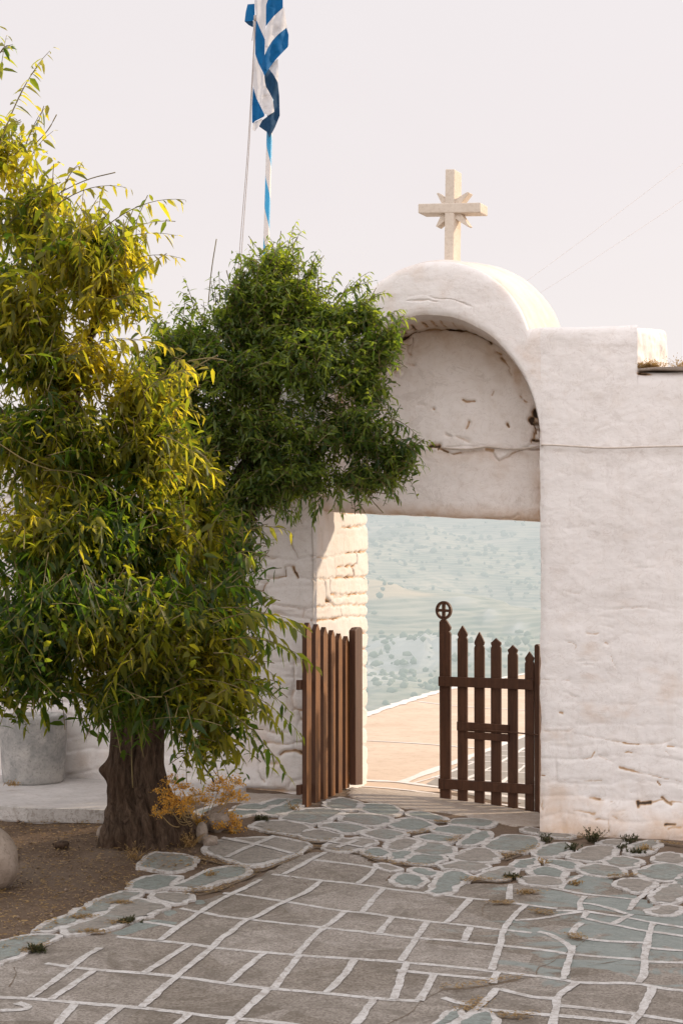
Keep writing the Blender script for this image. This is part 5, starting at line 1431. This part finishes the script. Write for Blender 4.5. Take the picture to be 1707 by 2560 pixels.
REAR = [
    (610, 690, 110, 80, 8.75, .32, 200), (450, 780, 110, 80, 8.75, .3, 170), (765, 728, 90, 66, 8.7, .3, 150), (540, 840, 160, 110, 8.65, .36, 270), (730, 830, 170, 110, 8.6, .36, 290), (850, 800, 52, 66, 8.7, .24, 90),
    (650, 990, 170, 120, 8.65, .36, 290), (820, 980, 110, 95, 8.65, .3, 190), (905, 1045, 66, 52, 8.65, .2, 100), (680, 1085, 140, 70, 8.65, .3, 180), (480, 1010, 100, 130, 8.7, .34, 200), (528, 1180, 48, 80, 8.6, .2, 110),
    (640, 600, 60, 45, 8.75, .2, 90), (400, 900, 80, 110, 8.75, .3, 140), (840, 1090, 80, 48, 8.65, .2, 90), (600, 1110, 90, 60, 8.65, .25, 120), (840, 880, 50, 60, 8.65, .2, 80), (420, 850, 90, 110, 8.85, .25, 130), (430, 980, 90, 120, 8.85, .25, 140), (480, 1130, 90, 100, 8.8, .25, 140), (520, 1230, 50, 60, 8.6, .2, 110), (545, 1240, 40, 60, 8.5, .16, 80), (500, 1290, 70, 50, 8.4, .2, 90), (450, 1240, 70, 70, 8.5, .2, 90), (560, 940, 130, 120, 8.8, .3, 160), (700, 700, 80, 60, 8.75, .25, 90), (600, 650, 90, 55, 8.7, .25, 110), (640, 770, 110, 60, 8.75, .3, 150), (720, 760, 80, 60, 8.72, .28, 110), (560, 760, 80, 60, 8.75, .28, 110), (690, 660, 60, 45, 8.72, .2, 70), (838, 718, 48, 44, 8.65, .2, 70), (885, 775, 36, 42, 8.6, .14, 50), (370, 830, 70, 70, 8.8, .2, 90), (380, 940, 80, 80, 8.8, .2, 90), (545, 720, 80, 60, 8.75, .25, 90), (410, 790, 70, 60, 8.8, .2, 80)]
for cx, cy, rx, ry, Y, rd, n in REAR:
    clump(cx, cy, rx * .92, ry * .92, Y, rd, 'rear', int(n * 1.2), .056, .0088, (.12, .28), .8, .30, .0165, .12)
for a, b in [((660, 600), (686, 512)), ((600, 610), (560, 590)), ((560, 640), (548, 590)), ((620, 590), (612, 560)), ((700, 640), (735, 600)), ((800, 680), (842, 632)), ((440, 720), (425, 665)), ((480, 700), (490, 640)), ((390, 760), (350, 760)), ((860, 740), (925, 700)), ((870, 780), (935, 735)),
             ((940, 1020), (988, 1020)), ((920, 1080), (960, 1075)), ((880, 1110), (905, 1140)), ((740, 1130), (720, 1180)), ((780, 1120), (775, 1170)), ((650, 1130), (640, 1180)), ((580, 1150), (590, 1200)), ((700, 660), (690, 585)), ((760, 680), (790, 630)), ((520, 690), (545, 640)), ((900, 960), (950, 985)), ((880, 850), (920, 830)), ((850, 900), (905, 890)), ((860, 930), (915, 935)), ((840, 700), (885, 672)), ((900, 1000), (965, 1050)), ((780, 690), (815, 640)), ((730, 680), (740, 615)), ((560, 700), (500, 665)), ((470, 740), (455, 690)), ((400, 790), (372, 720)), ((870, 1090), (930, 1110)), ((820, 1110), (835, 1160)), ((700, 1130), (690, 1175)), ((620, 620), (650, 550)), ((590, 620), (570, 570)), ((640, 1150), (680, 1195)), ((560, 1200), (610, 1230)), ((530, 700), (560, 620)), ((440, 760), (400, 690))]:
    spray(a, b, 8.55, 'rear', .10, .056, .0085, 3, .016)

def build_leaves(name, L, mat):
    n = len(L)
    P = np.array([l[0] for l in L]); Dr = np.array([l[1] for l in L]); S = np.array([l[2] for l in L]); W = np.array([l[3] for l in L]); T = np.array([l[4] for l in L]); tw = np.array([l[5] for l in L])
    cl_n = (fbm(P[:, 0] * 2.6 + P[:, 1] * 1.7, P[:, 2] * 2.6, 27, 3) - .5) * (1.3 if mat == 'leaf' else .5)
    T = np.clip(T * .85 + cl_n + (.34 * sstep(.9, 3.3, P[:, 2]) - .20 if mat == 'leaf' else .35 * sstep(2.6, 4.0, P[:, 2]) - .12), 0, 1)  # higher leaves yellowed, golden sunlight put into the leaf colour
    U = np.cross(Dr, np.array([0, 0, 1.0])); U /= np.linalg.norm(U, axis=1)[:, None] + 1e-6
    N = np.cross(U, Dr)
    U, N = U * np.cos(tw)[:, None] + N * np.sin(tw)[:, None], N * np.cos(tw)[:, None] - U * np.sin(tw)[:, None]
    ts = [0, .30, .66, 1.0]; ws = [0, 1.0, .78, 0]
    cols = []
    sag = np.array([0, 0, -1.0])
    def pt(t, w, lift): return P + Dr * (S * t)[:, None] + sag * (S * .26 * t * t)[:, None] + U * (W * w)[:, None] + N * (W * lift)[:, None]
    V = [pt(0, 0, 0), pt(.30, -1, .30), pt(.30, 0, 0), pt(.30, 1, .30), pt(.66, -.78, .25), pt(.66, 0, 0), pt(.66, .78, .25), pt(1, 0, 0)]
    V = np.stack(V, 1).reshape(-1, 3)
    tri = np.array([[0, 2, 1], [0, 3, 2], [1, 2, 5], [1, 5, 4], [2, 3, 6], [2, 6, 5], [4, 5, 7], [5, 6, 7]])
    F = (np.arange(n)[:, None, None] * 8 + tri[None]).reshape(-1, 3)
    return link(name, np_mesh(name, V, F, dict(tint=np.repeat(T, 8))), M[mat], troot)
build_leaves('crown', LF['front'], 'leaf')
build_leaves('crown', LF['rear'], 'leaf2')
print('leaves', len(LF['front']), len(LF['rear']))
# bare twigs
for pts in [[(905, 1135, 8.6), (850, 1130, 8.6), (800, 1100, 8.6)], [(838, 1178, 8.6), (815, 1140, 8.6), (800, 1090, 8.6)], [(880, 1178, 8.6), (845, 1140, 8.6), (830, 1100, 8.6)], [(497, 548, 8.7), (485, 620, 8.7), (478, 700, 8.7)], [(520, 620, 8.7), (535, 680, 8.7)], [(430, 830, 7.5), (480, 820, 7.55), (520, 828, 7.6)], [(400, 880, 7.5), (450, 840, 7.55), (500, 815, 7.6)],
            [(130, 262, 7.5), (110, 300, 7.5), (80, 330, 7.5)], [(265, 395, 7.4), (200, 410, 7.4), (140, 440, 7.4)], [(0, 1020, 7.0), (60, 1060, 7.0), (120, 1080, 7.1)], [(305, 1810, 7.9), (302, 1750, 7.9), (303, 1690, 7.9)], [(330, 1740, 7.9), (320, 1690, 7.9), (300, 1640, 7.9)]]:
    P = chaikin([tp(*p) for p in pts], 2)
    tube(BR, P, .0035, 4)
BR.build('twigs', M['twig'], troot, True)

# ================================================================== FLAG, POLE, ROPES
FY = 13.4
Fz = lambda x, y: (580 + .153 * x, .153 * y)
def fp(x, y, dz=0.0): return on_depth(Fz(x, y), FY + dz)
ptop = on_depth(D(640, -420), FY + .12); pbot = on_depth(D(609, 640), FY + .12)
dirp = (pbot - ptop); base = pbot + dirp / dirp[2] * (-.6 - pbot[2])
pole = empty('flagpole', tuple(base)); tag(pole, 'flagpole with spiral blue and white stripes rising behind the tree', 'flagpole')
ax = (ptop - base); Lp = np.linalg.norm(ax); ax = ax / Lp
G = np.zeros((41, 2, 3))
for i in range(41):
    q = 2 * math.pi * i / 40
    G[i, 0] = (.032 * math.cos(q), .032 * math.sin(q), 0); G[i, 1] = (.027 * math.cos(q), .027 * math.sin(q), Lp)
po = link('pole', grid_mesh('pole', G), M['pole'], None)
po.parent = pole
po.rotation_euler = Vector(ax).to_track_quat('Z', 'Y').to_euler()
mb = MB(); prism(mb, [base + np.array(v) for v in ((-.2, -.2, -.3), (.2, -.2, -.3), (.2, .2, -.3), (-.2, .2, -.3))], (0, 0, .34)); mb.build('base', M['platform'], pole)

flag = empty('flag', tuple(fp(450, 300))); tag(flag, 'blue and white striped flag hanging limp and folded from the pole', 'flag')
xl, xm, xr = .10, -.10, .06    # fold depth offsets: side edges behind, centre crease in front
def zd(x):
    return np.interp(x, [200, 360, 540, 760, 920], [.14, .05, -.06, .03, .10])
def cloth(name, polys, mat):
    mb = MB()
    for poly, back in polys:
        P = np.array(poly, float)
        C = resample(P, 22, True)
        V3 = [Vector((p[0], p[1], 0)) for p in C]
        bm = bmesh.new()
        vs = [bm.verts.new(v) for v in V3]
        f = bm.faces.new(vs)
        bmesh.ops.triangulate(bm, faces=[f])
        bmesh.ops.subdivide_edges(bm, edges=[e for e in bm.edges if e.calc_length() > 60], cuts=2, use_grid_fill=False)
        bmesh.ops.triangulate(bm, faces=bm.faces[:])
        bm.verts.ensure_lookup_table()
        idx = {v: i for i, v in enumerate(bm.verts)}
        out = []
        for v in bm.verts:
            x, y = v.co.x, v.co.y
            w = .018 * math.sin(x * .035 + y * .004) + .03 * (vnoise(x * .012, y * .006, 5) - .5)
            out.append(fp(x, y, zd(x) + back + float(w)))
        mb.add(out, [[idx[v] for v in f.verts] for f in bm.faces])
        bm.free()
    return mb.build(name, mat, flag, True)
cloth('white_stripe', [
    ([(368, -900), (368, 50), (390, 190), (392, 290), (450, 440), (535, 630), (545, 560), (550, 420), (556, 70), (585, -10), (590, -900)], 0),
    ([(830, 118), (893, 440), (760, 545), (660, 655), (590, 765), (540, 872), (537, 640), (550, 470), (580, 385), (680, 255)], -.004),
    ([(378, 870), (430, 1020), (527, 1230), (545, 1390), (620, 1520), (665, 1610), (690, 1815), (595, 1872), (530, 1850), (400, 1600), (343, 1400), (340, 1250), (360, 1000)], -.002),
    ([(748, 950), (760, 1200), (752, 1340), (690, 1230), (600, 1110), (680, 1010)], .05),
    ([(345, 2000), (500, 1925), (440, 2050), (400, 2100), (380, 2140), (330, 2110)], .03),
    ([(820, 118), (850, 110), (900, 450), (925, 720), (905, 760), (880, 560), (870, 460)], .012),
], M['fwhite'])
cloth('blue_stripe', [
    ([(588, -900), (585, -10), (556, 70), (552, 420), (620, 330), (830, 122), (828, -900)], .002),
    ([(390, 295), (450, 440), (540, 640), (533, 860), (530, 1232), (500, 1160), (430, 1020), (378, 868), (378, 560)], .002),
    ([(890, 445), (925, 560), (915, 755), (740, 935), (640, 1060), (560, 1180), (530, 1232), (530, 900), (545, 862), (590, 765), (660, 655), (760, 545)], .004),
    ([(343, 1410), (400, 1600), (530, 1860), (528, 1895), (370, 1975), (345, 2015), (328, 1990), (328, 1700)], 0),
    ([(255, 60), (368, 52), (372, 220), (350, 330), (205, 345), (225, 180)], .02),
], M['blue'])
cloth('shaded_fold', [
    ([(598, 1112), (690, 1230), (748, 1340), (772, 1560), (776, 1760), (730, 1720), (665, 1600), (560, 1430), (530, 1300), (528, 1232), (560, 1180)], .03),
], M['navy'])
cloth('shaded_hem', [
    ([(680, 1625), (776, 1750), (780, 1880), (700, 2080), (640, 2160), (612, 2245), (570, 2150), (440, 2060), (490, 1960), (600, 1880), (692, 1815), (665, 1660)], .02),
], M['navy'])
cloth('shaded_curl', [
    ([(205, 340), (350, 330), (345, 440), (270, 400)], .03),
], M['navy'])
# halyard
hal = empty('halyard', tuple(on_depth(D(543, 670), FY))); tag(hal, 'pair of thin halyard ropes hanging left of the flagpole', 'rope')
for pts in ([(585, 40), (583, 100), (577, 210), (568, 360), (556, 500), (543, 670), (535, 780), (500, 1200)], [(587, 48), (579, 200), (573, 330), (562, 480), (549, 660), (541, 780), (520, 1200)], [(584, 45), (582, 70), (579, 92)]):
    mb = MB(); tube(mb, chaikin([on_depth(D(*p), FY - .02) for p in pts], 2), .0042, 5); mb.build('rope', M['rope'], hal, True)
mb = MB(); tube(mb, [on_depth(D(586, 34), FY - .03), on_depth(D(585.5, 46), FY - .03)], .014, 6); mb.build('clip', M['rope'], hal, True)

# ================================================================== VALLEY
az = np.radians(np.linspace(-62, 62, 420)); rr = np.concatenate([np.linspace(16, 120, 60), np.linspace(124, 1100, 240), np.linspace(1120, 1500, 14)])
AZ, RR = np.meshgrid(az, rr, indexing='ij')
X = CAM[0] + RR * np.sin(AZ) ; Y = CAM[1] + RR * np.cos(AZ)
base_z = np.interp(RR, [16, 30, 60, 110, 170, 260, 400, 600, 800, 1000, 1100, 1500], [-4, -9, -17, -20, -19, -12, 1, 20, 40, 60, 68, 30])
nse = (fbm(X * .006, Y * .006, 5, 5) - .5) * 20 * sstep(60, 260, RR) + (fbm(X * .03, Y * .03, 9, 4) - .5) * 7 * sstep(30, 90, RR)
Z = base_z + nse
Z_f = (np.abs(2 * fbm(X * .0045 + Y * .002, Y * .0038, 15, 4) - 1) - .35) * -60 * sstep(90, 300, RR) * sstep(1300, 700, RR)
Z = Z + Z_f
step = 2.2 + RR * .006
terr = np.round(Z / step) * step
Z = Z * .82 + terr * .18
cl = sstep(.60, .68, fbm(X * .013 + 3, Y * .02, 61, 4)) * sstep(60, 110, RR) * sstep(420, 240, RR)
fld = sstep(.66, .70, fbm(X * .010 + 8, Y * .018, 71, 3)) * sstep(180, 280, RR) * sstep(900, 600, RR)
for px_, py_, wd, hg in [(972, 1520, 13, 38), (1128, 1428, 11, 26), (1190, 1460, 16, 22), (1060, 1390, 34, 16), (1030, 1505, 10, 24), (1205, 1490, 10, 16)]:
    d_ = ray(D(px_, py_)); a_ = math.atan2(d_[0], d_[1]); k_ = None
    for j_, R_ in enumerate(rr):
        i_ = int(round((a_ - az[0]) / (az[1] - az[0])))
        if CAM[2] + R_ / math.hypot(d_[0], d_[1]) * d_[2] < Z[i_, j_]: k_ = j_; break
    if k_ is None: continue
    Rc = rr[k_]; wm = wd * KD / FPX * Rc; hm = hg * KD / FPX * Rc
    g_ = np.exp(-(((AZ - a_) * Rc / wm) ** 2)) * sstep(Rc - hm * .6, Rc + hm * .6, RR) * sstep(Rc + hm * 5, Rc + hm * .8, RR)
    Z = Z + g_ * hm * .8; cl = np.maximum(cl, np.clip(g_ * 1.3, 0, 1))
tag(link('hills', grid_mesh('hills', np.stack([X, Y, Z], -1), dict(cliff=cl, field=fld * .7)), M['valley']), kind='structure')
# scrub on the hillside
r = np.random.default_rng(9); V, F, T = [], [], []
bm = bmesh.new(); bmesh.ops.create_icosphere(bm, subdivisions=1, radius=1)
iv = np.array([v.co[:] for v in bm.verts]); bm.verts.ensure_lookup_table(); fi = np.array([[v.index for v in f.verts] for f in bm.faces]); bm.free()
from math import atan2
def hill_z(x, y):
    a = atan2(x - CAM[0], y - CAM[1]); R_ = math.hypot(x - CAM[0], y - CAM[1])
    i = min(len(az) - 1, max(0, int(round((a - az[0]) / (az[1] - az[0]))))); j = min(len(rr) - 1, int(np.searchsorted(rr, R_)))
    return Z[i, j]
cnt = 0
dens = lambda x, y: float(fbm(np.array(x * .012), np.array(y * .02), 33, 4))
while cnt < 8500:
    a = math.radians(r.uniform(-24, 14)); R_ = 40 * (20 ** r.random())
    x, y = CAM[0] + R_ * math.sin(a), CAM[1] + R_ * math.cos(a)
    if dens(x, y) < r.uniform(.36, .62): continue
    s = r.uniform(.14, .42) * (1 + R_ / 300)
    p = iv * (1 + r.uniform(-.35, .35, (len(iv), 1))) * np.array([s * r.uniform(.8, 1.6), s, s * r.uniform(.7, 1.2)]) + np.array([x, y, hill_z(x, y) + s * .15])
    F.append(fi + len(V) * len(iv)); V.append(p); T.append(np.full(len(iv), r.random())); cnt += 1
sh = link('scrub', np_mesh('scrub', np.concatenate(V), np.concatenate(F), dict(tint=np.concatenate(T))), M['shrub'])
tag(sh, 'hazy dark green scrub dotted over the far hillside', 'scrub', kind='stuff')

# ================================================================== WORLD, SUN, CAMERA
SUN_EL, SUN_AZ = math.radians(22), math.radians(39)      # azimuth measured from +x towards +y
sd = Vector((math.cos(SUN_EL) * math.cos(SUN_AZ), math.cos(SUN_EL) * math.sin(SUN_AZ), math.sin(SUN_EL)))
w = bpy.data.worlds.new('World'); scene.world = w; w.use_nodes = True
nt = w.node_tree; nt.nodes.clear(); t = NT(nt)
out = nt.nodes.new('ShaderNodeOutputWorld'); bg = nt.nodes.new('ShaderNodeBackground')
sky = nt.nodes.new('ShaderNodeTexSky'); sky.sky_type = 'NISHITA'; sky.sun_disc = False
sky.sun_elevation = SUN_EL; sky.sun_rotation = math.pi / 2 - SUN_AZ
sky.air_density = 1.0; sky.dust_density = 3.0; sky.ozone_density = 1.0
tc = nt.nodes.new('ShaderNodeTexCoord'); sx = nt.nodes.new('ShaderNodeSeparateXYZ'); t.l(tc.outputs['Generated'], sx.inputs[0])
# thin bright haze veil over the clear sky: near white around the horizon, boosted overhead and behind the camera as added fill for the shaded walls
mp = nt.nodes.new('ShaderNodeMapping'); mp.inputs['Scale'].default_value = (1.2, 1.2, 4.0); t.l(tc.outputs['Generated'], mp.inputs['Vector'])
cn = t.noise(2.2, 5, .6, mp.outputs['Vector'], .6)
veil = t.ramp(sx.outputs[2], [(.0, (9.5, 8.75, 8.35)), (.16, (9.3, 8.6, 8.4)), (.28, (9.1, 8.4, 8.35)), (.40, (9.1, 8.5, 8.5)), (.55, (13.0, 12.7, 13.0)), (1.0, (14.0, 13.8, 14.3))])
back = t.ramp(t.math('MULTIPLY', sx.outputs[1], -1.0), [(.0, 1.0), (.25, 1.0), (.7, 1.75)])
veil = t.mix(1.0, veil, back, 'MULTIPLY')
cl_ = t.ramp(cn, [(.45, 0), (.75, 1)])
veil = t.mix(t.math('MULTIPLY', cl_, .5), veil, t.mix(1.0, veil, (1.03, 1.035, 1.035), 'MULTIPLY'))
mixc = t.mix(.10, veil, sky.outputs[0])
t.l(mixc, bg.inputs['Color']); bg.inputs['Strength'].default_value = .105
t.l(bg.outputs[0], out.inputs['Surface'])

sl = bpy.data.lights.new('sun', 'SUN'); sl.energy = 4.6; sl.angle = math.radians(2.2); sl.color = (1.0, .82, .60)
so = bpy.data.objects.new('sun', sl); COL.objects.link(so); so.rotation_euler = (-sd).to_track_quat('-Z', 'Y').to_euler(); so.location = (6, 6, 8)

cam = bpy.data.cameras.new('camera'); cam.sensor_fit = 'HORIZONTAL'; cam.sensor_width = 36; cam.lens = 36 * FPX / 1707
cam.shift_y = (HY - 1280) / 1707; cam.clip_start = .1; cam.clip_end = 5000
co = bpy.data.objects.new('camera', cam); COL.objects.link(co); co.location = CAM; co.rotation_euler = (math.pi / 2, 0, A)
scene.camera = co
scene.view_settings.view_transform = 'Standard'; scene.view_settings.look = 'None'
scene.view_settings.exposure = 0; scene.view_settings.gamma = 1
scene.render.resolution_x, scene.render.resolution_y = 682, 1024
scene.cycles.max_bounces = 8; scene.cycles.transmission_bounces = 6; scene.cycles.diffuse_bounces = 4
